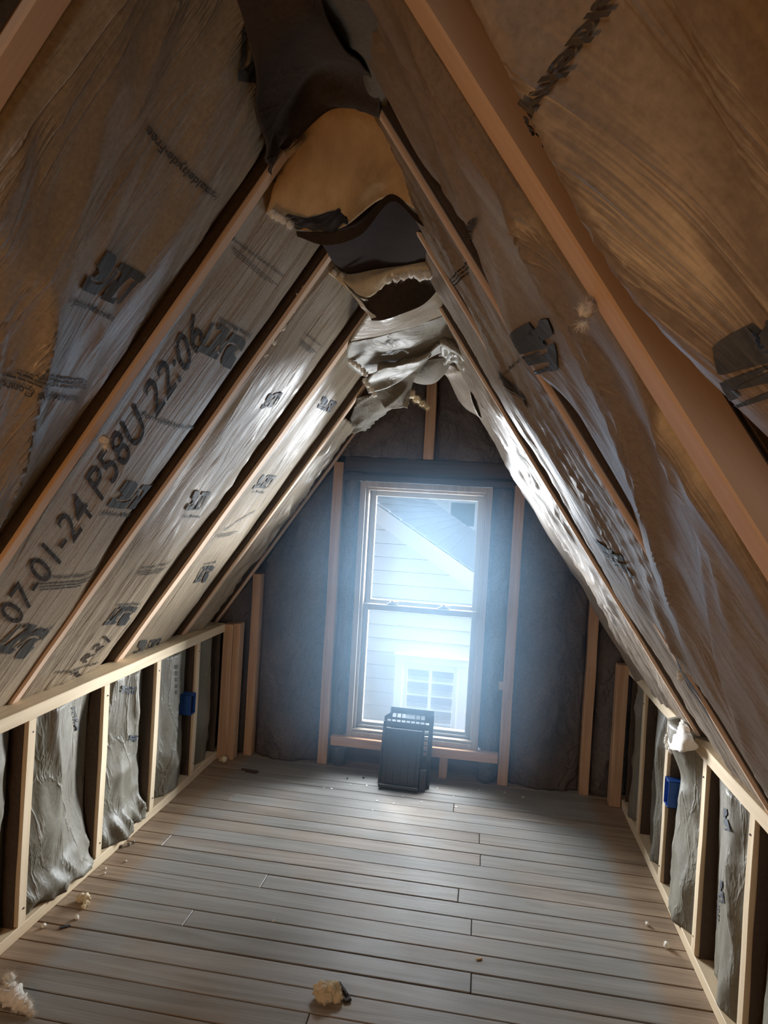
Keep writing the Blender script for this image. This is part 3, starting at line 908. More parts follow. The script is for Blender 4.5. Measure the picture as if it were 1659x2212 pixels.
printed(PL_, logo_polys(), LG, [(110, 1362), (45, 1424), (-12, 1412)], SL, hB2, b2, M['ink'])
printed(PB, text_polys(jm, .012, .2), TXT, [(119, 1352), (50, 1372), (117, 1361)], SL, hB2, b2, M['ink'])
printed(PB, text_polys('Thermal and Sound Control', .012), TXT, [(512, 527), (612, 600), (517, 519)], SL, hB2, b2, M['ink'])
printed('printed_lines', lines_polys(), TXT, [(517, 558), (598, 628), (523, 545)], SL, hB2, b2, M['ink'])
# wrinkled big batt
printed(PL_, logo_polys(), LG, [(138.5, 596.8), (210, 523.9), (291, 578.3)], SL, hB1, b1, M['ink'])
printed(PB, text_polys(jm, .015, .2), TXT, [(110, 622), (222, 677), (117, 608)], SL, hB1, b1, M['ink'])
printed(PB, text_polys('Formaldehyde-Free', .02), TXT, [(452, 404), (303, 257), (441, 418)], SL, hB1, b1, M['ink'], arc=.5)
printed(PB, text_polys('Thermal and Sound Control', .015), TXT, [(168, 850), (-40, 788), (165, 865)], SL, hB1, b1, M['ink'])
printed('printed_lines', lines_polys(), TXT, [(178, 808), (-30, 752), (172, 833)], SL, hB1, b1, M['ink'])
printed(PL_, logo_polys(), LG, [(575, 60), (560, 175), (478, 150)], SL, hB1, b1, M['ink'])
# creased pale batt
printed(PL_, logo_polys(), LG, [(401, 1103), (427, 1062), (456, 1062)], SL, hB3, b3, M['ink'])
printed(PB, text_polys(jm, .01, .2), TXT, [(392, 1117), (430, 1118), (394, 1110)], SL, hB3, b3, M['ink'])
printed(PL_, logo_polys(), LG, [(296, 1308), (262, 1348), (222, 1350)], SL, hB3, b3, M['ink'])
printed(PB, text_polys(jm, .01, .2), TXT, [(303, 1299), (256, 1303), (300, 1306)], SL, hB3, b3, M['ink'])
printed(PB, text_polys('R21', .01), TXT, [(186, 1434), (236, 1382), (175, 1424)], SL, hB3, b3, M['ink_brown'])
printed(PB, text_polys('Formaldehyde-Free', .015, .2), TXT, [(122, 1455), (214, 1432), (124, 1448)], SL, hB3, b3, M['ink_brown'], arc=-.5)
printed(PB, text_polys('3', .01), TXT, [(158, 1470), (178, 1462), (148, 1454)], SL, hB3, b3, M['ink_brown'])
printed(PB, text_polys('Thermal and Sound Control', .01), TXT, [(652, 718), (694, 750), (655, 713)], SL, hB3, b3, M['ink'])
printed('printed_lines', lines_polys(), TXT, [(646, 745), (680, 772), (652, 733)], SL, hB3, b3, M['ink'])
printed(PB, text_polys('Thermal and Sound Control', .01, .2), TXT, [(305, 1230), (374, 1212), (307, 1224)], SL, hB3, b3, M['ink'])
printed('printed_lines', lines_polys(), TXT, [(297, 1245), (358, 1232), (300, 1233)], SL, hB3, b3, M['ink'])
printed(PL_, logo_polys(), LG, [(563, 885), (585, 852), (612, 848)], SL, hB3, b3, M['ink_blue'])
# greenish batt
printed(PL_, logo_polys(), LG, [(547, 1059), (571, 1029), (598, 1027.5)], SL, hB4, b4, M['ink'])
printed(PB, text_polys(jm, .01, .2), TXT, [(545, 1068), (570, 1066), (546, 1062)], SL, hB4, b4, M['ink'])
printed(PL_, logo_polys(), LG, [(463, 1222), (442, 1258), (419, 1261)], SL, hB4, b4, M['ink'])
printed(PB, text_polys(jm, .01, .2), TXT, [(468, 1213), (443, 1218), (466, 1218)], SL, hB4, b4, M['ink'])
printed(PL_, logo_polys(), LG, [(690, 885), (705, 860), (728, 868)], SL, hB4, b4, M['ink_blue'])
printed(PB, text_polys('Formaldehyde-Free', .01, .2), TXT, [(484, 1150), (550, 1105), (487, 1144)], SL, hB4, b4, M['ink'])
printed('printed_lines', lines_polys(), TXT, [(470, 1165), (512, 1155), (472, 1156)], SL, hB4, b4, M['ink'])
printed(PL_, logo_polys(), LG, [(292, 1420), (310, 1385), (350, 1378)], SL, hB4, b4, M['ink'])
# prints, right
printed(PB, text_polys('Formaldehyde-Free', .02), TXT, [(1330, -190), (1268, 318), (1364, -180)], SR, hR0, r0, M['ink_right'], arc=-.9)
printed(PL_, logo_polys(), LG, [(1590, 720), (1690, 700), (1720, 850)], SR, hR0, r0, M['ink_blue'])
printed(PL_, logo_polys(), LG, [(1138, 700), (1185, 700), (1205, 800)], SR, hR1, r1, M['ink_blue'])
printed(PB, text_polys(jm, .015), TXT, [(1036, 560), (1046, 460), (1020, 558)], SR, hR1, r1, M['ink_brown'])
printed(PL_, logo_polys(), LG, [(1085, 790), (1135, 860), (1145, 880)], SR, hR2, r2, M['ink_brown'])
printed(PB, text_polys('Johns', .01), TXT, [(1090, 812), (1122, 780), (1088, 804)], SR, hR2, r2, M['ink_brown'])
printed('printed_lines', lines_polys(), TXT, [(985, 620), (1010, 590), (975, 600)], SR, hR2, r2, M['ink_brown'])
printed(PL_, logo_polys(), LG, [(1500, 1395), (1560, 1480), (1590, 1545)], SR, hR1, r1, M['ink_blue'])
printed(PL_, logo_polys(), LG, [(1290, 1150), (1350, 1210), (1375, 1250)], SR, hR2, r2, M['ink'])

# small torn tufts along rafter edges
GT = 'tufts of wool caught on the rafters'
for i, (px, py, sf, r, t) in enumerate(((585, 170, SL, .016, 'white wool tuft caught high on the left near the ridge'),
                                        (1265, 668, SR, .008, 'small pale wool wisp on the broad right rafter'),
                                        (1472, 1455, SR, .010, 'white wool tuft caught low on the right rafter above the plate'),
                                        (225, 950, SL, .010, 'curled pale splinter and wool beside the long left rafter'),
                                        (1118, 1030, SR, .006, 'grey wool wisp at the gable top right of the window'))):
    h = .012
    y, s = sf.unproject(px, py, h); p = sf.P(y, s, h)
    o = fluff('wool_tuft', [p, p + np.array([0, .01, -.014])], [r, r * .6], M['white_f'], seed=i, hairs=50, hl=.01)
    tag(o, t, 'wool tuft', GT)
# torn wool seam beside the lapped rafter
bm_pts = []
for t in np.linspace(0, 1, 26):
    px = 500 + (652 - 500) * t; py = 880 + (618 - 880) * t
    y, s = SL.unproject(px, py, -.02); bm_pts.append(SL.P(y, s, -.02))
o = fluff('wool_seam', bm_pts, [.007 + .004 * (i % 3) for i in range(26)], M['white_f'], seed=9, hairs=260, hl=.01, lump=.9)
o.parent = b3; o.location = Vector(o.location) - b3.location

# ================================================================ ridge batts and hanging pieces
CG = 'loose batts sagging under the ridge'


def loose(name, loc_px, label, cat='insulation'):
    r = empty(name, tuple(at(*loc_px[:2], 1, loc_px[2]))); tag(r, label, cat, CG); return r


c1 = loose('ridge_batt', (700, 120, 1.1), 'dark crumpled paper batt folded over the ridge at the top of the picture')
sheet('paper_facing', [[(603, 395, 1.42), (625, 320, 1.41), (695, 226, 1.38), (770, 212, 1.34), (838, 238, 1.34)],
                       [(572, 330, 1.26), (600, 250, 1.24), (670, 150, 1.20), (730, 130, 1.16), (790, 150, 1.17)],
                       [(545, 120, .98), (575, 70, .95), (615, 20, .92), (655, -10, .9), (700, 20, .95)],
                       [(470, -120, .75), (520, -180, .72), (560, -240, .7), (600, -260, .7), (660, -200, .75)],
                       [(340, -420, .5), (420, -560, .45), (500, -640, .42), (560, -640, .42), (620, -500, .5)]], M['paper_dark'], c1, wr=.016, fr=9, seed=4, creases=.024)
c1b = loose('ridge_batt', (790, 60, 1.1), 'olive-brown paper lapping from the right slope over the ridge at the top')
sheet('paper_facing', [[(768, 205, 1.38), (800, 225, 1.32), (835, 255, 1.36)],
                       [(725, 120, 1.24), (780, 110, 1.14), (850, 140, 1.16)],
                       [(640, 10, 1.03), (750, 0, .93), (880, 20, .93)],
                       [(520, -200, .80), (690, -220, .70), (900, -160, .70)],
                       [(400, -500, .54), (640, -560, .45), (920, -460, .46)]], M['paper_olive'], c1b, wr=.008, fr=9, seed=44, creases=.014)
c2 = loose('ridge_batt', (770, 350, 1.5), 'bare golden fibreglass batt bulging under the ridge')
sheet('wool', [[(672, 228, 1.40), (710, 218, 1.40), (770, 212, 1.40), (820, 225, 1.42), (862, 300, 1.45)],
               [(622, 325, 1.42), (690, 320, 1.44), (770, 310, 1.45), (840, 320, 1.47), (905, 400, 1.52)],
               [(592, 400, 1.44), (680, 410, 1.47), (770, 405, 1.49), (850, 385, 1.52), (942, 462, 1.57)],
               [(580, 452, 1.46), (650, 497, 1.50), (735, 492, 1.53), (842, 425, 1.56), (960, 502, 1.60)]], M['gold'], c2, wr=.008, fr=10, seed=8, thick=.05, creases=.0)
sheet('torn_backing', [[(622, 462, 1.475), (665, 470, 1.49), (710, 458, 1.50), (748, 450, 1.515)],
                       [(612, 470, 1.475), (655, 492, 1.492), (705, 500, 1.51), (752, 480, 1.525)]], M['debris_dark'], c2, wr=.006, fr=40, seed=3, thick=.006, tear=.012)
sheet('paper_lip', [[(640, 500, 1.50), (700, 500, 1.52), (770, 488, 1.53), (842, 420, 1.555), (900, 462, 1.575), (958, 500, 1.60)],
                    [(642, 510, 1.50), (705, 530, 1.53), (778, 508, 1.54), (846, 436, 1.56), (905, 482, 1.58), (958, 512, 1.60)]], M['paper_dark'], c2, wr=.003, seed=5, thick=.003)
g = [at(x, y, 1, Y) for x, y, Y in ((590, 462, 1.455), (600, 468, 1.46), (612, 475, 1.465), (626, 485, 1.48))]
fluff('white_wool', g, .009, M['white_f'], c2, seed=12, hairs=60, hl=.014)
c3 = loose('ceiling_board', (850, 500, 1.8), 'flat dark brown board seen through the torn hole', 'board')
sheet('board_face', [[(680, 500, 1.62), (770, 480, 1.63), (846, 410, 1.64), (900, 450, 1.66), (950, 480, 1.68)],
                     [(722, 572, 1.93), (750, 592, 1.97), (810, 582, 1.98), (880, 572, 1.98), (944, 560, 1.98)]], M['board_dark'], c3, wr=0, creases=0, thick=.012, off=-1)
c4 = loose('torn_batt', (850, 610, 2.0), 'torn batt corner curling down with golden inside and white woolly edges')
sheet('wool', [[(690, 522, 1.95), (748, 588, 1.97), (805, 580, 1.985), (880, 570, 1.985), (948, 556, 1.99)],
               [(672, 530, 1.93), (752, 612, 1.96), (806, 603, 1.97), (860, 582, 1.98), (946, 575, 1.985)],
               [(645, 512, 1.88), (765, 636, 1.98), (808, 635, 2.0), (850, 600, 2.0), (942, 595, 2.0)]], M['cream_f'], c4, wr=.004, fr=20, seed=6, thick=.006, creases=.0, tear=.01)
pts = [at(x, y, 1, Y) for x, y, Y in ((640, 512, 1.88), (652, 528, 1.89), (668, 545, 1.90), (684, 556, 1.92), (700, 562, 1.93), (704, 575, 1.94), (722, 590, 1.95), (740, 596, 1.96))]
fluff('white_edge', pts, [.008, .010, .011, .010, .009, .012, .010, .008], M['white_f'], c4, seed=21, hairs=160, hl=.012)
pts = [at(x, y, 1, Y) for x, y, Y in ((800, 632, 2.0), (812, 622, 2.0), (822, 612, 2.0), (838, 604, 2.0), (856, 600, 2.0), (872, 596, 2.0), (890, 590, 2.0), (908, 594, 2.0), (925, 592, 2.0), (938, 585, 2.0), (945, 560, 1.99), (940, 570, 1.99))]
fluff('white_edge', pts, [.006, .008, .009, .012, .012, .013, .014, .016, .016, .014, .013, .012], M['white_f'], c4, seed=22, hairs=240, hl=.012)
sheet('paper_curl', [[(737, 596, 1.965), (752, 615, 1.965), (770, 634, 1.97), (792, 643, 1.98)],
                     [(742, 604, 1.955), (756, 625, 1.955), (772, 640, 1.96), (795, 648, 1.975)]], M['paper_pale'], c4, wr=.001, creases=0, thick=.002)
sheet('paper_facing', [[(768, 634, 2.03), (806, 640, 2.04), (850, 603, 2.05), (900, 594, 2.06), (944, 592, 2.07)],
                       [(782, 655, 2.06), (815, 660, 2.07), (858, 640, 2.08), (905, 628, 2.10), (945, 610, 2.11)],
                       [(804, 690, 2.10), (826, 690, 2.10), (862, 678, 2.12), (905, 660, 2.13), (943, 628, 2.15)]], M['paper_dark'], c4, wr=.005, fr=14, seed=14)
sheet('pale_tip', [[(757, 632, 2.02), (766, 640, 2.03)], [(772, 650, 2.04), (782, 652, 2.045)], [(786, 668, 2.06), (798, 672, 2.065)], [(802, 688, 2.08), (816, 684, 2.09)]], M['white_f'], c4, wr=.002, thick=.003)
c4b = loose('paper_flap', (645, 565, 1.85), 'small loose flap of pale paper left of the torn batt', 'paper')
sheet('paper', [[(632, 558, 1.85), (650, 556, 1.86), (668, 550, 1.87)], [(636, 566, 1.84), (650, 568, 1.85), (672, 558, 1.86)], [(645, 580, 1.83), (656, 578, 1.84), (664, 568, 1.85)]], M['paper_pale'], c4b, wr=.001, creases=.0, thick=.002)

c5 = loose('ceiling_batt', (850, 690, 2.25), 'brown sagging batt across the ceiling behind the torn corner')
sheet('paper_facing', [[(800, 672, 2.16), (850, 660, 2.16), (900, 640, 2.17), (948, 610, 2.18)],
                       [(782, 700, 2.26), (845, 695, 2.26), (900, 672, 2.27), (955, 640, 2.28)],
                       [(758, 738, 2.40), (828, 722, 2.42), (895, 702, 2.43), (966, 676, 2.44)]], M['paper'], c5, wr=.004, fr=8, seed=16, creases=.004, thick=.01)
c6 = loose('ceiling_batt', (850, 760, 2.6), 'bright pale ceiling batt with a logo and a crumpled right end')
sheet('paper_facing', [[(756, 740, 2.46), (822, 724, 2.46), (893, 704, 2.47), (968, 674, 2.48)],
                       [(745, 765, 2.56), (826, 758, 2.57), (900, 742, 2.57), (975, 706, 2.56)],
                       [(752, 790, 2.66), (832, 786, 2.68), (905, 770, 2.66), (980, 735, 2.62)],
                       [(780, 812, 2.74), (835, 800, 2.74), (898, 784, 2.71), (968, 752, 2.66)]], M['paper_pale'], c6, wr=.006, fr=10, seed=18, creases=.012)
sheet('folded_paper', [[(820, 792, 2.66), (870, 776, 2.65), (915, 756, 2.64), (950, 738, 2.62)],
                       [(815, 800, 2.63), (868, 790, 2.62), (915, 772, 2.61), (948, 742, 2.60)],
                       [(790, 825, 2.72), (862, 812, 2.70), (905, 790, 2.68), (942, 752, 2.64)],
                       [(796, 850, 2.76), (850, 832, 2.74), (890, 806, 2.72), (930, 765, 2.66)]], M['paper_pale'], c6, wr=.008, fr=14, seed=19, creases=.014)
for (x0, y0), (x1, y1) in zip([(738, 768), (752, 775), (764, 785), (775, 792), (784, 802), (790, 812), (790, 826), (800, 840), (808, 852)], [(752, 775)] * 9):
    pass
pts = [at(x, y, 1, 2.62) for x, y in ((738, 768), (748, 773), (757, 780), (766, 786), (775, 792), (784, 800), (790, 808), (788, 822), (795, 832), (802, 842), (809, 852))]
fluff('white_edge', pts, .010, M['white_f'], c6, seed=31, hairs=120, hl=.010)


class Flat3:
    def __init__(self, pts):
        a, b, c = [np.array(at(*p[:2], 1, p[2])) for p in pts]; self.o = a; self.y = (b - a) / np.linalg.norm(b - a)
        n = np.cross(b - a, c - a); n /= np.linalg.norm(n)
        if n @ (CAM - a) < 0: n = -n
        self.n = n; self.u = np.cross(self.n, self.y)
    P = Wall.P
    unproject = Wall.unproject


fs = Flat3([(822, 742, 2.50), (900, 725, 2.50), (832, 770, 2.62)])
printed(PL_, logo_polys(), LG, [(822, 757), (840, 747), (868, 745)], fs, lambda Y, S: 0 * np.asarray(Y) + .018, c6, M['ink'])
printed(PB, text_polys(jm, .01), TXT, [(866, 746), (880, 754), (870, 743)], fs, lambda Y, S: 0 * np.asarray(Y) + .018, c6, M['ink'])
c7 = loose('ceiling_batt', (850, 850, 2.85), 'drooping brown paper pocket hanging left of the ridge stud')
sheet('paper_facing', [[(790, 812, 2.76), (840, 812, 2.76), (880, 798, 2.74), (935, 765, 2.70)],
                       [(795, 835, 2.80), (838, 838, 2.80), (872, 826, 2.78), (905, 800, 2.76)],
                       [(812, 855, 2.84), (840, 862, 2.84), (868, 852, 2.82), (885, 830, 2.82)],
                       [(830, 875, 2.88), (848, 882, 2.88), (868, 882, 2.87), (882, 872, 2.87)]], M['paper_olive'], c7, wr=.007, fr=16, seed=24, creases=.012)
sheet('torn_strip', [[(872, 815, 2.80), (884, 812, 2.80)], [(874, 838, 2.82), (884, 836, 2.82)], [(872, 858, 2.84), (884, 862, 2.84)], [(870, 878, 2.86), (880, 882, 2.86)]], M['paper_pale'], c7, wr=.004, fr=30, creases=.004, thick=.002)
c8 = loose('ceiling_batt', (930, 805, 2.95), 'rounded olive batt end bulging below the ridge')
sheet('paper_facing', [[(885, 788, 2.82), (915, 778, 2.80), (950, 772, 2.80), (972, 770, 2.84)],
                       [(880, 806, 2.88), (915, 800, 2.84), (950, 792, 2.84), (972, 784, 2.88)],
                       [(890, 822, 2.94), (915, 824, 2.92), (945, 818, 2.92), (966, 800, 2.94)],
                       [(900, 828, 3.02), (920, 831, 3.02), (942, 826, 3.02), (958, 812, 3.02)]], M['paper_olive'], c8, wr=.003, fr=10, seed=26, creases=.002)
c9 = loose('hanging_paper', (800, 900, 3.1), 'limp crumpled paper hanging at the left of the gable peak', 'paper')
sheet('paper', [[(772, 862, 3.05), (800, 850, 3.02), (830, 862, 3.0), (850, 880, 3.0)],
                [(762, 888, 3.15), (790, 880, 3.12), (818, 886, 3.10), (845, 886, 3.10)],
                [(748, 915, 3.25), (778, 915, 3.22), (800, 908, 3.2), (832, 892, 3.2)],
                [(742, 926, 3.32), (768, 934, 3.32), (790, 928, 3.3), (815, 902, 3.3)]], M['paper_olive'], c9, wr=.010, fr=16, seed=28, creases=.016)
c10 = loose('hanging_paper', (1010, 880, 3.2), 'slack paper hem hanging at the right of the gable peak', 'paper')
sheet('paper', [[(958, 782, 3.0), (985, 790, 2.98), (1005, 810, 2.95)],
                [(965, 812, 3.12), (990, 830, 3.08), (1015, 850, 3.02)],
                [(985, 850, 3.22), (1008, 868, 3.18), (1035, 890, 3.12)],
                [(1015, 885, 3.30), (1032, 898, 3.28), (1052, 915, 3.2)]], M['paper_r'], c10, wr=.006, fr=12, seed=29, creases=.010)
c11 = loose('crumpled_paper', (975, 750, 2.7), 'crushed knot of pale paper at the right under the ridge', 'paper')
sheet('paper', [[(938, 735, 2.66), (955, 722, 2.62), (975, 728, 2.62), (992, 745, 2.62)],
                [(945, 752, 2.68), (962, 748, 2.6), (980, 752, 2.6), (1000, 765, 2.62)],
                [(955, 768, 2.74), (975, 766, 2.68), (992, 775, 2.68), (1012, 792, 2.7)],
                [(975, 778, 2.82), (990, 785, 2.78), (1005, 798, 2.78), (1022, 815, 2.78)]], M['paper_pale'], c11, wr=.016, fr=26, seed=30, creases=.02, thick=.003)
pts = [at(x, y, 1, Y) for x, y, Y in ((880, 842, 2.85), (888, 852, 2.86), (900, 862, 2.9), (912, 872, 2.92), (922, 880, 2.95))]
o = fluff('wool_wisp', pts, [.010, .014, .013, .010, .006], M['cream_f'], seed=40, hairs=260, hl=.02, lump=.9); tag(o, 'pinkish wisp of wool dangling before the short ridge stud', 'wool tuft', GT)

# ================================================================ knee wall insulation
KG = 'paper-faced batts in the knee walls'


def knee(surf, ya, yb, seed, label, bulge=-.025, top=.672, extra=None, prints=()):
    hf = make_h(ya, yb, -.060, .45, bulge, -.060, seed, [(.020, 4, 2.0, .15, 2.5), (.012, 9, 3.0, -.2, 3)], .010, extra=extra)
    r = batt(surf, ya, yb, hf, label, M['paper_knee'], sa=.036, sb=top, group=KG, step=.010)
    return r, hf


foot = lambda cy: (lambda Y, S, v: .035 * ridge((S - .09) * 5 + (Y - cy) * 2, 0 * Y + .5, 4, 2) * (1 - sst(S, .10, .2)))
cuff = lambda cy: (lambda Y, S, v: .030 * (1 - sst(S, .08, .16)) * (.5 + ridge(Y * 14 + S * 8, S * 9, 6, 2)))
kl = []
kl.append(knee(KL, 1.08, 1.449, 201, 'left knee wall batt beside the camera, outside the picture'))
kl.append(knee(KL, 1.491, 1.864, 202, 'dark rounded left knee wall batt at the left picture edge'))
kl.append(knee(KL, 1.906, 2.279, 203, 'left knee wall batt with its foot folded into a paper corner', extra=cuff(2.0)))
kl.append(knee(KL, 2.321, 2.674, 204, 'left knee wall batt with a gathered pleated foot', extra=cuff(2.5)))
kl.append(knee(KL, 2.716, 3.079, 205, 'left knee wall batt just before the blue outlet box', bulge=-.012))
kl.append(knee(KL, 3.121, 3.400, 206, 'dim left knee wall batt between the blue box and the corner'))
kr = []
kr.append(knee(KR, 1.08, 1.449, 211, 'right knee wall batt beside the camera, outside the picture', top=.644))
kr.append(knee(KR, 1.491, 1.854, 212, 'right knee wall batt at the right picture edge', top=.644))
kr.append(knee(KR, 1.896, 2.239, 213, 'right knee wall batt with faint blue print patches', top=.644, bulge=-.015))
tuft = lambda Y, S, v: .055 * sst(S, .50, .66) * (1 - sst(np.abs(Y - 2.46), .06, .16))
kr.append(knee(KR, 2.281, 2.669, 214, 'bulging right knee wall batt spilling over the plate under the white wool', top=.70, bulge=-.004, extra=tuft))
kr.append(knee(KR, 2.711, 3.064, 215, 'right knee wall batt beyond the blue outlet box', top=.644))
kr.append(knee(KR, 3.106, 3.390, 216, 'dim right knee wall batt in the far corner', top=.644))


def kprint(entry, surf, s, pix, mt='ink_blue', arc=0, logo=False):
    r, hf = entry
    printed(PL_ if logo else PB, logo_polys() if logo else text_polys(s, .01), LG if logo else TXT, pix, surf, hf, r, M[mt], arc=arc)


kprint(kl[2], KL, 'FORM', [(172, 1530), (183, 1580), (180, 1529)])
kprint(kl[3], KL, 'INSULATION', [(302, 1465), (310, 1520), (309, 1464)])
kprint(kl[3], KL, '', [(275, 1482), (292, 1486), (290, 1500)], logo=True)
kprint(kl[3], KL, '', [(282, 1588), (297, 1590), (295, 1602)], logo=True)
kprint(kl[4], KL, 'THERMAL AND', [(394, 1434), (396, 1502), (400, 1434)], 'ink')
kprint(kl[4], KL, '0 0 0 0 0', [(378, 1436), (380, 1500), (383, 1436)], 'ink')
kprint(kr[2], KR, '', [(1546, 1745), (1572, 1750), (1580, 1795)], logo=True)
kprint(kr[2], KR, '', [(1548, 1902), (1562, 1906), (1563, 1950)], logo=True)
kprint(kr[2], KR, 'FORMAL', [(1535, 1930), (1528, 2010), (1542, 1932)])

# white wool corner over the right plate
wc = empty('wool_corner', tuple(at(1475, 1590, 0, .70))); tag(wc, 'bright white corner of torn wool poking over the right knee wall', 'wool', 'loose wool')
q = lambda x, y, X: tuple(at(x, y, 0, X))


def sheet3(name, rows, material, parent, **kw):
    """control points given as px, py on a plane x = X"""
    rr = []
    for r in rows:
        rr.append([(x, y, float(at(x, y, 0, X)[1])) for x, y, X in r])
    return sheet(name, rr, material, parent, **kw)


sheet3('wool', [[(1472, 1548, .745), (1476, 1548, .745), (1480, 1553, .745)],
                [(1456, 1568, .700), (1472, 1570, .690), (1490, 1576, .712)],
                [(1444, 1590, .686), (1470, 1596, .664), (1500, 1600, .698)],
                [(1441, 1610, .688), (1464, 1622, .660), (1506, 1612, .700)]], M['white_f'], wc, wr=.004, fr=40, creases=0, thick=.012, tear=.01)
pts = [at(x, y, 0, .688) for x, y in ((1443, 1592), (1442, 1602), (1444, 1612), (1450, 1620))]
fluff('wool_edge', pts, .011, M['white_f'], wc, seed=50, hairs=160, hl=.010)

# ================================================================ gable insulation
NG = 'dark netted insulation panels of the gable wall'


def gable_batt(x0, x1, z0, z1, seed, label, bulge=-.02, material='net'):
    hf = make_h(x0, x1, -.055, .5, bulge, -.055, seed, [(.022, 5, 2, .1, 2.5), (.014, 12, 5, -.3, 3), (.008, 26, 9, .5, 3)], .012)
    top = lambda x: np.minimum(Z0 + (x - LX0) * TN, Z0 + (RX0 - x) * TN) + .0
    clip = lambda Y, S: z0 + (S - z0) / (z1 - z0) * (np.minimum(z1, top(Y)) - z0)
    r = batt(GW, x0, x1, hf, label, M[material], sa=z0, sb=z1, group=NG, step=.014, clip=clip, name='gable_insulation', flange=0)
    return r


gable_batt(-1.50, -1.24, 0, 1.0, 301, 'dark netted panel in the left corner of the gable')
gable_batt(-1.190, -.825, 0, 1.7, 302, 'dark netted gable panel between the two left studs')
gable_batt(-.769, -.674, 0, 1.57, 303, 'narrow dark netted strip left of the window frame')
gable_batt(.024, .130, 0, 1.52, 304, 'narrow dark netted strip right of the window frame')
gable_batt(.185, .538, 0, 1.7, 305, 'dark netted gable panel right of the window studs')
gable_batt(.588, .86, 0, .98, 306, 'dark netted panel in the right corner of the gable')
gable_batt(-.80, -.353, 1.655, 2.3, 307, 'dark netted panel in the left half of the gable peak')
gable_batt(-.297, .17, 1.655, 2.3, 308, 'dark netted panel in the right half of the gable peak')


# ================================================================ outlet boxes
def outlet(name, loc, faceside, label):
    """single-gang box: opening towards the room, nailed on the camera side of its stud"""
    bm = bmesh.new(); w, h, d, t = .056, .098, .075, .003
    sx = -faceside     # box body goes away from the room
    def bx(a, b): add_box(bm, (min(a[0], b[0]), a[1], a[2]), (max(a[0], b[0]), b[1], b[2]), .0006)
    bx((0, -w, 0), (sx * d, -w + t, h)); bx((0, -t, 0), (sx * d, 0, h)); bx((0, -w, 0), (sx * d, 0, t)); bx((0, -w, h - t), (sx * d, 0, h)); bx((sx * (d - t), -w, 0), (sx * d, 0, h))
    o = link_mesh(name, bm, M['blue_plastic']); o.location = loc; tag(o, label, 'outlet box', 'blue outlet boxes on the knee wall studs')
    bm = bmesh.new()
    bm.free()
    for z in (.004, h - .010):
        bm = bmesh.new(); add_box(bm, (min(0, sx * .02), -w / 2 - .004, z), (max(0, sx * .02), -w / 2 + .004, z + .006), .0005)
        link_mesh('screw_boss', bm, M['blue_plastic'], o)
    bm = bmesh.new(); add_box(bm, (min(sx * .01, sx * .07), -w - .001, h * .48), (max(sx * .01, sx * .07), -w + .0002, h * .52), 0)
    link_mesh('side_rib', bm, M['blue_plastic'], o)
    for z in (.012, h - .012):
        bm = bmesh.new(); bmesh.ops.create_cone(bm, cap_ends=True, segments=8, radius1=.0022, radius2=.0022, depth=.06, matrix=Matrix.Translation((sx * .03, -.012, z)) @ Matrix.Rotation(math.pi / 2, 4, 'X'))
        link_mesh('nail', bm, M['steel'], o)
    return o


outlet('outlet_box', (XL + .006, 3.080, .345), 1, 'blue plastic outlet box on the left knee wall')
outlet('outlet_box', (XR - .006, 2.670, .345), -1, 'blue plastic outlet box on the right knee wall')


# ================================================================ black plastic panels leaning at the window
def grid_plate(xs, zs, hole, warp=None):
    bm = bmesh.new(); vd = {}
    def V(i, j):
        if (i, j) not in vd:
            x, z = xs[i], zs[j]
            if warp: x, z = warp(x, z)
            vd[(i, j)] = bm.verts.new((x, 0, z))
        return vd[(i, j)]
    for i in range(len(xs) - 1):
        for j in range(len(zs) - 1):
            if not hole(i, j): bm.faces.new([V(i, j), V(i + 1, j), V(i + 1, j + 1), V(i, j + 1)])
    return bm


pr = empty('vent_grille', (-.338, 3.36, 0)); tag(pr, 'black slotted plastic back panel leaning against the window sill', 'plastic grille', 'black plastic pieces under the window')
zb, zt = 0.0, .372; PW = .255
hx = []
x = -.112
for k in range(9):
    hx.append((x, x + .0195)); x += .0248
xs = sorted({-PW / 2, PW / 2} | {round(a, 4) for p in hx for a in p})
rows_z = [(.300, .310), (.322, .342)]
side_z = [(.02 + .026 * k, .038 + .026 * k) for k in range(10)]
zs = sorted({zb, zt, .285} | {a for r in rows_z for a in r} | {round(a, 4) for r in side_z for a in r})


def inhole(i, j):
    xc = (xs[i] + xs[i + 1]) / 2; zc = (zs[j] + zs[j + 1]) / 2
    col = [k for k, (a, b) in enumerate(hx) if a < xc < b]
    if rows_z[0][0] < zc < rows_z[0][1]: return bool(col)
    if rows_z[1][0] < zc < rows_z[1][1]:
        return (hx[1][0] < xc < hx[1][1]) or (hx[2][0] < xc < hx[2][1]) or (hx[3][0] < xc < hx[5][1]) or (hx[6][0] < xc < hx[6][1]) or (hx[7][0] < xc < hx[7][1])
    if any(a < zc < b for a, b in side_z): return bool(col) and col[0] in (0, 8)
    return False


def warp(x, z):
    if x < -.10 and z > .33: x += .028 * sst(z, .30, .345)
    if z < .05: x *= 1.03
    return x, z


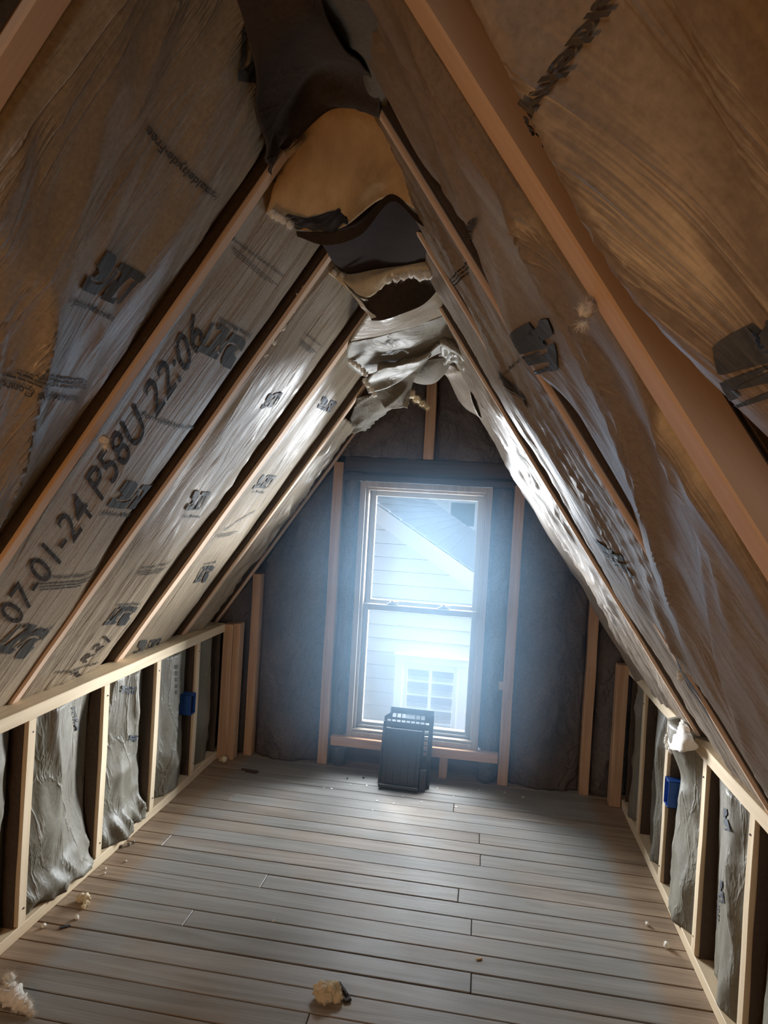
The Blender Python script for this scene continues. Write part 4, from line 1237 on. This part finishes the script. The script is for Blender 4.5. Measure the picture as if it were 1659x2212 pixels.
bm = grid_plate(xs, zs, inhole, warp)
o = link_mesh('slotted_plate', bm, M['black_plastic'], pr); sm = o.modifiers.new('s', 'SOLIDIFY'); sm.thickness = .006; sm.offset = 0
bm = bmesh.new()
add_box(bm, (-PW / 2 - .002, -.014, 0), (-PW / 2 + .008, .004, .30), .002); link_mesh('rim', bm, M['black_plastic'], pr); bm = bmesh.new()
add_box(bm, (PW / 2 - .008, -.014, 0), (PW / 2 + .002, .004, .355), .002)
link_mesh('rim', bm, M['black_plastic'], pr)
for sx_ in (-1, 1):
    bm = bmesh.new()
    bmesh.ops.create_cone(bm, cap_ends=False, segments=14, radius1=.0055, radius2=.0055, depth=.004, matrix=Matrix.Translation((sx_ * .100 + .002, -.004, .345)) @ Matrix.Rotation(math.pi / 2, 4, 'X'))
    link_mesh('screw_ring', bm, M['steel'], pr)
pr.rotation_euler = (-math.radians(15.5), 0, math.radians(-1))
pf = empty('vent_cover', (-.352, 3.318, 0)); tag(pf, 'solid ribbed black plastic panel standing in front of the slotted one', 'plastic grille', 'black plastic pieces under the window')
bm = bmesh.new()
add_box(bm, (-.095, -.006, .002), (.095, .006, .282), .004)
for k in range(5): add_box(bm, (-.078 + k * .037, -.009, .01), (-.074 + k * .037, -.004, .275), .001)
link_mesh('panel', bm, M['black_plastic'], pf)
bm = bmesh.new(); add_box(bm, (-.103, -.045, 0), (.097, .008, .016), .003); add_box(bm, (.097, -.018, 0), (.128, .02, .10), .002)
link_mesh('foot_rail', bm, M['black_plastic'], pf)
pf.rotation_euler = (-math.radians(14), 0, math.radians(-1))

# ================================================================ things on the floor
FG = 'scraps lying on the floor'


def fl(x, y, z=0): return np.array(at(x, y, 2, z))


p = fl(697, 2158); o = fluff('wool_clump', [p + (0, 0, .020), p + (.022, .012, .018), p + (.040, .002, .014), p + (.012, -.012, .014)], [.027, .024, .016, .018], M['cream_f'], seed=60, hairs=220, hl=.008, lump=.6)
tag(o, 'cream ball of insulation wool lying alone near the camera', 'wool clump', FG)
bm = bmesh.new(); add_box(bm, (-.028, -.004, 0), (.028, .004, .016), .002); add_box(bm, (-.010, -.020, 0), (.030, -.004, .006), .002); add_box(bm, (.020, -.016, .0), (.044, .006, .010), .003)
o = link_mesh('plastic_scrap', bm, [M['debris_dark']]); p = fl(742, 2144); o.location = p; o.rotation_euler = (0.15, 0, -.9); tag(o, 'small folded black scrap touching the cream wool ball', 'scrap', FG)
p = fl(20, 2170); o = fluff('wool_clump', [p + (-.04, .05, .03), p + (-.02, .02, .022), p + (.005, .0, .020), p + (.035, -.003, .016), p + (.058, -.008, .010), p + (.080, -.022, .006)], [.012, .020, .026, .022, .014, .007], M['white_f'], seed=61, hairs=420, hl=.016, lump=.8)
tag(o, 'long white wool wisp in the lower left corner', 'wool clump', FG)
p = fl(178, 1950); o = fluff('wool_clump', [p + (-.012, .008, .012), p + (.008, .004, .014), p + (.02, -.01, .008), p + (.022, -.026, .006)], [.014, .015, .010, .007], M['cream_f'], seed=62, hairs=120, hl=.008); tag(o, 'tan wool clump on the boards beside the left bottom plate', 'wool clump', FG)
p = fl(484, 1646); o = fluff('wool_clump', [p + (0, 0, .014), p + (-.014, .0, .012)], [.016, .011], M['cream_f'], seed=63, hairs=80, hl=.006); tag(o, 'yellow wool ball at the foot of the far left corner stud', 'wool clump', FG)
for i, (x, y, r, t) in enumerate(((166, 1985, .007, 'white wool crumb right of the tan clump below it'), (95, 2003, .007, 'white wool crumb nearest the left bottom plate'), (228, 1878, .004, 'white speck of wool in the brown strip up the left wall'), (226, 1888, .004, 'lower of two specks in the brown strip up the left wall'),
                              (272, 1861, .003, 'tiny white speck on the grey boards near the left wall'), (1398, 1998, .006, 'pale crumb on the brown strip near the right plate'), (1440, 2046, .010, 'pale plaster crumb beside the right bottom plate'), (590, 1990, .003, 'tiny pale crumb left of the middle of the floor'))):
    p = fl(x, y); o = fluff('wool_crumb', [p + (0, 0, r * .7)], r, M['white_f'], seed=70 + i, hairs=12, hl=.003); tag(o, t, 'crumb', FG)
p = fl(140, 2003); bm = bmesh.new(); add_box(bm, (-.016, -.005, 0), (.016, .005, .004), .001); o = link_mesh('dark_chip', bm, M['debris_dark']); o.location = p; o.rotation_euler = (0, 0, .7); tag(o, 'dark chip on the boards beside the left wall crumbs', 'chip', FG)
p = fl(1035, 2073); bm = bmesh.new(); add_box(bm, (-.010, -.003, 0), (.010, .003, .005), .001); o = link_mesh('wood_splinter', bm, M['debris_wood']); o.location = p; o.rotation_euler = (0, 0, .5); tag(o, 'short tan splinter on the right half of the floor', 'splinter', FG)
p = fl(540, 1666); bm = bmesh.new(); add_box(bm, (-.048, -.007, 0), (.048, .007, .008), .002); add_box(bm, (-.02, -.022, 0), (.046, -.014, .005), .001); o = link_mesh('wood_sliver', bm, M['old_dark']); o.location = p; o.rotation_euler = (0, 0, -.1); tag(o, 'flat dark sliver of wood near the far left corner', 'splinter', FG)
p = fl(270, 1828); o = fluff('paper_shred', [p + (-.03, -.03, .004), p + (-.01, -.01, .005), p + (.012, .008, .006), p + (.02, .03, .005)], [.006, .005, .006, .005], M['paper_pale'], seed=90, hairs=0, lump=.7); tag(o, 'pale curled paper shred poking from the left bottom plate', 'paper', FG)
# paint chips in front of the window
rnd = random.Random(8); n_ = 0
spots = [(870, 1720), (815, 1730), (757, 1695), (792, 1697), (910, 1733), (980, 1721), (1035, 1707), (1018, 1714), (945, 1703), (850, 1736), (1090, 1712), (700, 1702), (1130, 1722), (985, 1743), (716, 1704), (805, 1750)]
for x, y in spots:
    p = fl(x, y); bm = bmesh.new(); r = rnd.uniform(.003, .007); k = 6
    a = [bm.verts.new((r * rnd.uniform(.6, 1.3) * math.cos(t * 2 * math.pi / k), r * rnd.uniform(.5, 1.1) * math.sin(t * 2 * math.pi / k), .0005)) for t in range(k)]
    f = bm.faces.new(a); e = bmesh.ops.extrude_face_region(bm, geom=[f]); bmesh.ops.translate(bm, vec=(0, 0, .0012), verts=[v for v in e['geom'] if isinstance(v, bmesh.types.BMVert)])
    bmesh.ops.recalc_face_normals(bm, faces=bm.faces[:])
    o = link_mesh('paint_chip', bm, M['chip']); o.location = p; tag(o, 'white paint chip on the boards in front of the window', 'paint chip', 'paint chips before the window')
for i, (x, y, t) in enumerate(((785, 1681, 'dark pebble of dirt left of the black plastic panels'), (750, 1683, 'tiny dark grit farther left of the black plastic panels'))):
    p = fl(x, y); bm = bmesh.new(); s = bmesh.ops.create_icosphere(bm, subdivisions=2, radius=.006 - .002 * i)
    for v in s['verts']: v.co *= 1 + .4 * (float(vn(v.co.x * 400, v.co.y * 400 + v.co.z * 300, i)) - .5)
    o = link_mesh('dirt_crumb', bm, M['debris_dark']); o.location = p + (0, 0, .004); tag(o, t, 'crumb', FG)

# ================================================================ neighbouring house beyond the window
NY = 7.0
hs = empty('neighbour_house', (-1.2, NY, -3.0)); tag(hs, 'white clapboard house with a steep gable seen through the window', 'house')
ra = at(815, 1130, 1, NY); rb = at(1020, 1275, 1, NY); rt = at(815, 1090, 1, NY); rt2 = at(1020, 1240, 1, NY)
sl = (rb[2] - ra[2]) / (rb[0] - ra[0])


def zrake(x, base=ra): return base[2] + sl * (x - base[0])


hp = Vector(hs.location)
bm = bmesh.new(); z = at(810, 1288.7, 1, NY)[2] - .144 * 24; pitch = .1425
z = at(810, 1288.7, 1, NY)[2] - pitch * 24
while z < 3.2:
    z1 = z + pitch - .005  # gap under the next board lets the dark backing draw its shadow line
    xe = min(2.2, ra[0] + (z - ra[2]) / sl) if z > zrake(2.2) else 2.2
    xe1 = min(2.2, ra[0] + (z1 - ra[2]) / sl) if z1 > zrake(2.2) else 2.2
    x0 = -4.6
    if xe1 > x0 + .05:
        v = [bm.verts.new(Vector(q_) - hp) for q_ in ((x0, NY - .016, z), (xe, NY - .016, z), (xe1, NY - .002, z1), (x0, NY - .002, z1), (x0, NY + .02, z), (xe, NY + .02, z))]
        bm.faces.new((v[0], v[1], v[2], v[3])); bm.faces.new((v[4], v[5], v[1], v[0]))
    z = z + pitch
link_mesh('wall', bm, M['siding'], hs)


def extr(name, pts, y0, y1, material, parent):
    bm = bmesh.new(); hp = parent.location
    a = [bm.verts.new(Vector((x, y0, z)) - hp) for x, z in pts]; b = [bm.verts.new(Vector((x, y1, z)) - hp) for x, z in pts]
    bm.faces.new(a); bm.faces.new(b[::-1])
    for i in range(len(a)): bm.faces.new((a[i], b[i], b[(i + 1) % len(a)], a[(i + 1) % len(a)]))
    bmesh.ops.recalc_face_normals(bm, faces=bm.faces[:])
    return link_mesh(name, bm, material, parent)


xa, xb = -4.6, 2.4; ROOFL = 10.2
off1 = rt[2] - ra[2]
yo = NY - .22
k_ = 1.0
extr('rake_board', [(xa, zrake(xa)), (xb, zrake(xb)), (xb, zrake(xb) + off1 * .70), (xa, zrake(xa) + off1 * .70)], NY - .05, NY, M['white_trim'], hs)
extr('rake_moulding', [(xa, zrake(xa) + off1 * .72), (xb, zrake(xb) + off1 * .72), (xb, zrake(xb) + off1 * 1.0), (xa, zrake(xa) + off1 * 1.0)], NY - .10, NY, M['white_trim'], hs)
extr('shadow_line_backing', [(-4.6, -3), (2.2, -3), (2.2, zrake(2.2) - .02), (-4.6, zrake(-4.6) - .02)], NY + .01, NY + .05, M['old_dark'], hs)  # dark backing seen through the board gaps stands in for the lap shadows
# roof with shingle courses running back from the rake
bm = bmesh.new(); dx = 1 / math.hypot(1, sl); ndx = np.array([1, 0, sl]) * dx; up = np.array([-sl, 0, 1]) * dx
o0 = np.array([xa, NY - .12, zrake(xa) + off1 * 1.0 + .005]); L = (xb - xa) / dx; c = 0.0; expo = .15
while c < L:
    p0 = o0 + ndx * c; p1 = o0 + ndx * (c + expo)
    q_ = [p0 + up * .004, p1 + up * .016, p1 + up * .016 + (0, ROOFL, 0), p0 + up * .004 + (0, ROOFL, 0), p1 + up * .004, p1 + up * .004 + (0, ROOFL, 0)]
    v = [bm.verts.new(Vector(x) - hp) for x in q_]
    bm.faces.new((v[0], v[1], v[2], v[3])); bm.faces.new((v[1], v[4], v[5], v[2])); c += expo
link_mesh('shingle_roof', bm, M['shingle'], hs)


def zz(px, py): q_ = at(px, py, 1, NY); return q_[0], q_[2]


def rect(name, x0, x1, z0, z1, y0, y1, material, parent, bev=.002):
    bm = bmesh.new(); p = parent.matrix_world.translation if False else Vector(WORLD[parent]); add_box(bm, Vector((x0, y0, z0)) - p, Vector((x1, y1, z1)) - p, bev); o = link_mesh(name, bm, material, parent); WORLD[o] = tuple(p); return o


WORLD = {hs: tuple(hs.location)}
wx0, wz1 = zz(856, 1411); wx1, _ = zz(1011, 1422); gx0, gz1 = zz(881.6, 1426); gx1, _ = zz(985, 1436); _, gz0 = zz(925, 1590)
wf = rect('window', wx0, wx0 + .085, gz0 - .12, wz1 - .05, NY - .05, NY, M['white_trim'], hs)
rect('side_casing', wx1 - .085, wx1, gz0 - .12, wz1 - .05, NY - .05, NY, M['white_trim'], wf)
rect('head_casing', wx0 - .005, wx1 + .005, wz1 - .075, wz1, NY - .055, NY, M['white_trim'], wf)
rect('drip_cap', wx0 - .015, wx1 + .015, wz1, wz1 + .012, NY - .08, NY, M['white_trim'], wf)
rect('sash_frame', wx0 + .085, wx0 + .135, gz0 - .1, wz1 - .075, NY - .035, NY, M['white_trim'], wf)
rect('sash_frame', wx1 - .135, wx1 - .085, gz0 - .1, wz1 - .075, NY - .035, NY, M['white_trim'], wf)
rect('sash_frame', wx0 + .135, wx1 - .135, wz1 - .145, wz1 - .075, NY - .03, NY, M['white_trim'], wf)
rect('muntin', (wx0 + wx1) / 2 - .014, (wx0 + wx1) / 2 + .014, gz0 + .10, wz1 - .14, NY - .03, NY - .012, M['white_trim'], wf)
rect('sash_rail', wx0 + .12, wx1 - .12, gz0 + .02, gz0 + .115, NY - .03, NY, M['white_trim'], wf)
rect('sill', wx0 - .02, wx1 + .02, gz0 - .16, gz0 - .12, NY - .09, NY, M['white_trim'], wf)
bm = bmesh.new(); z = gz0 + .02
while z < wz1 - .15:
    add_box(bm, Vector((wx0 + .12, NY - .014, z)) - hp, Vector((wx1 - .12, NY - .010, z + .011)) - hp, 0); z += .0165
link_mesh('blinds', bm, flat('grey_blinds', (.55, .56, .58), .6), wf)
rect('pane_backing', wx0 + .12, wx1 - .12, gz0 - .1, wz1 - .12, NY - .009, NY + .01, flat('dim_room_glass', (.45, .46, .48), .2), wf)
# second house farther back
h2 = empty('far_house', (-.3, 19.0, -3.0)); tag(h2, 'second pale house behind the grey shingled roof', 'house'); WORLD[h2] = tuple(h2.location)
Y2 = 19.0
bm = bmesh.new(); z = -.6; p2 = Vector(h2.location)
while z < 5:
    v = [bm.verts.new(Vector(q_) - p2) for q_ in ((-7, Y2 - .03, z), (4, Y2 - .03, z), (4, Y2 - .002, z + .19), (-7, Y2 - .002, z + .19), (-7, Y2 + .01, z), (4, Y2 + .01, z))]
    bm.faces.new((v[0], v[1], v[2], v[3])); bm.faces.new((v[4], v[5], v[1], v[0])); z += .20
link_mesh('wall', bm, M['siding'], h2)
a = at(973, 1085, 1, Y2); b_ = at(1028, 1140, 1, Y2)
wf2 = rect('window', a[0] - .05, a[0] + .03, b_[2] - .1, 2.6, Y2 - .06, Y2, M['white_trim'], h2)
rect('pane', a[0] + .03, b_[0] - .06, b_[2] + .02, a[2] + .0, Y2 - .03, Y2 - .01, flat('teal_glass', (.22, .30, .32), .2), wf2)
rect('casing', b_[0] - .06, b_[0] + .02, b_[2] - .1, 2.6, Y2 - .06, Y2, M['white_trim'], wf2)
rect('head', a[0] + .0, b_[0], a[2] + .0, a[2] + .09, Y2 - .05, Y2, M['white_trim'], wf2)
rect('sill', a[0] + .0, b_[0], b_[2] - .1, b_[2] + .03, Y2 - .07, Y2, M['white_trim'], wf2)

# ================================================================ scattering volume added to give the veiling glare around the window
def haze():
    m = bpy.data.materials.new('window_haze'); m.use_nodes = True; n = m.node_tree.nodes; l = m.node_tree.links
    n.remove(n['Principled BSDF']); v = n.new('ShaderNodeVolumeScatter')
    v.inputs['Color'].default_value = (.42, .70, 1.0, 1); v.inputs['Anisotropy'].default_value = .55
    tc = n.new('ShaderNodeTexCoord'); mp = n.new('ShaderNodeMapping'); mp.inputs['Scale'].default_value = (1 / .98, 1 / 1.05, 1 / 1.08); l.new(tc.outputs['Object'], mp.inputs['Vector'])
    ln = n.new('ShaderNodeVectorMath'); ln.operation = 'LENGTH'; l.new(mp.outputs[0], ln.inputs[0])
    mr = n.new('ShaderNodeMapRange'); mr.interpolation_type = 'SMOOTHSTEP'; mr.inputs['From Min'].default_value = .40; mr.inputs['From Max'].default_value = 1.0
    mr.inputs['To Min'].default_value = HZ; mr.inputs['To Max'].default_value = 0.0; l.new(ln.outputs['Value'], mr.inputs['Value'])
    l.new(mr.outputs[0], v.inputs['Density']); l.new(v.outputs[0], n['Material Output'].inputs['Volume'])
    bm = bmesh.new(); bmesh.ops.create_icosphere(bm, subdivisions=4, radius=1.0)
    for p in bm.verts: p.co = Vector((p.co.x * 1.0, max(min(p.co.y * 1.07, .09), -1.07), max(p.co.z * 1.1, -.84)))
    o = link_mesh('glare_haze', bm, m); o.location = (-.310, 3.38, .86)
    tag(o, 'bluish veil of window glare, built as a haze volume before the far window', 'haze', kind='stuff')


HZ = .25
haze()
scene.cycles.volume_step_rate = 2.0
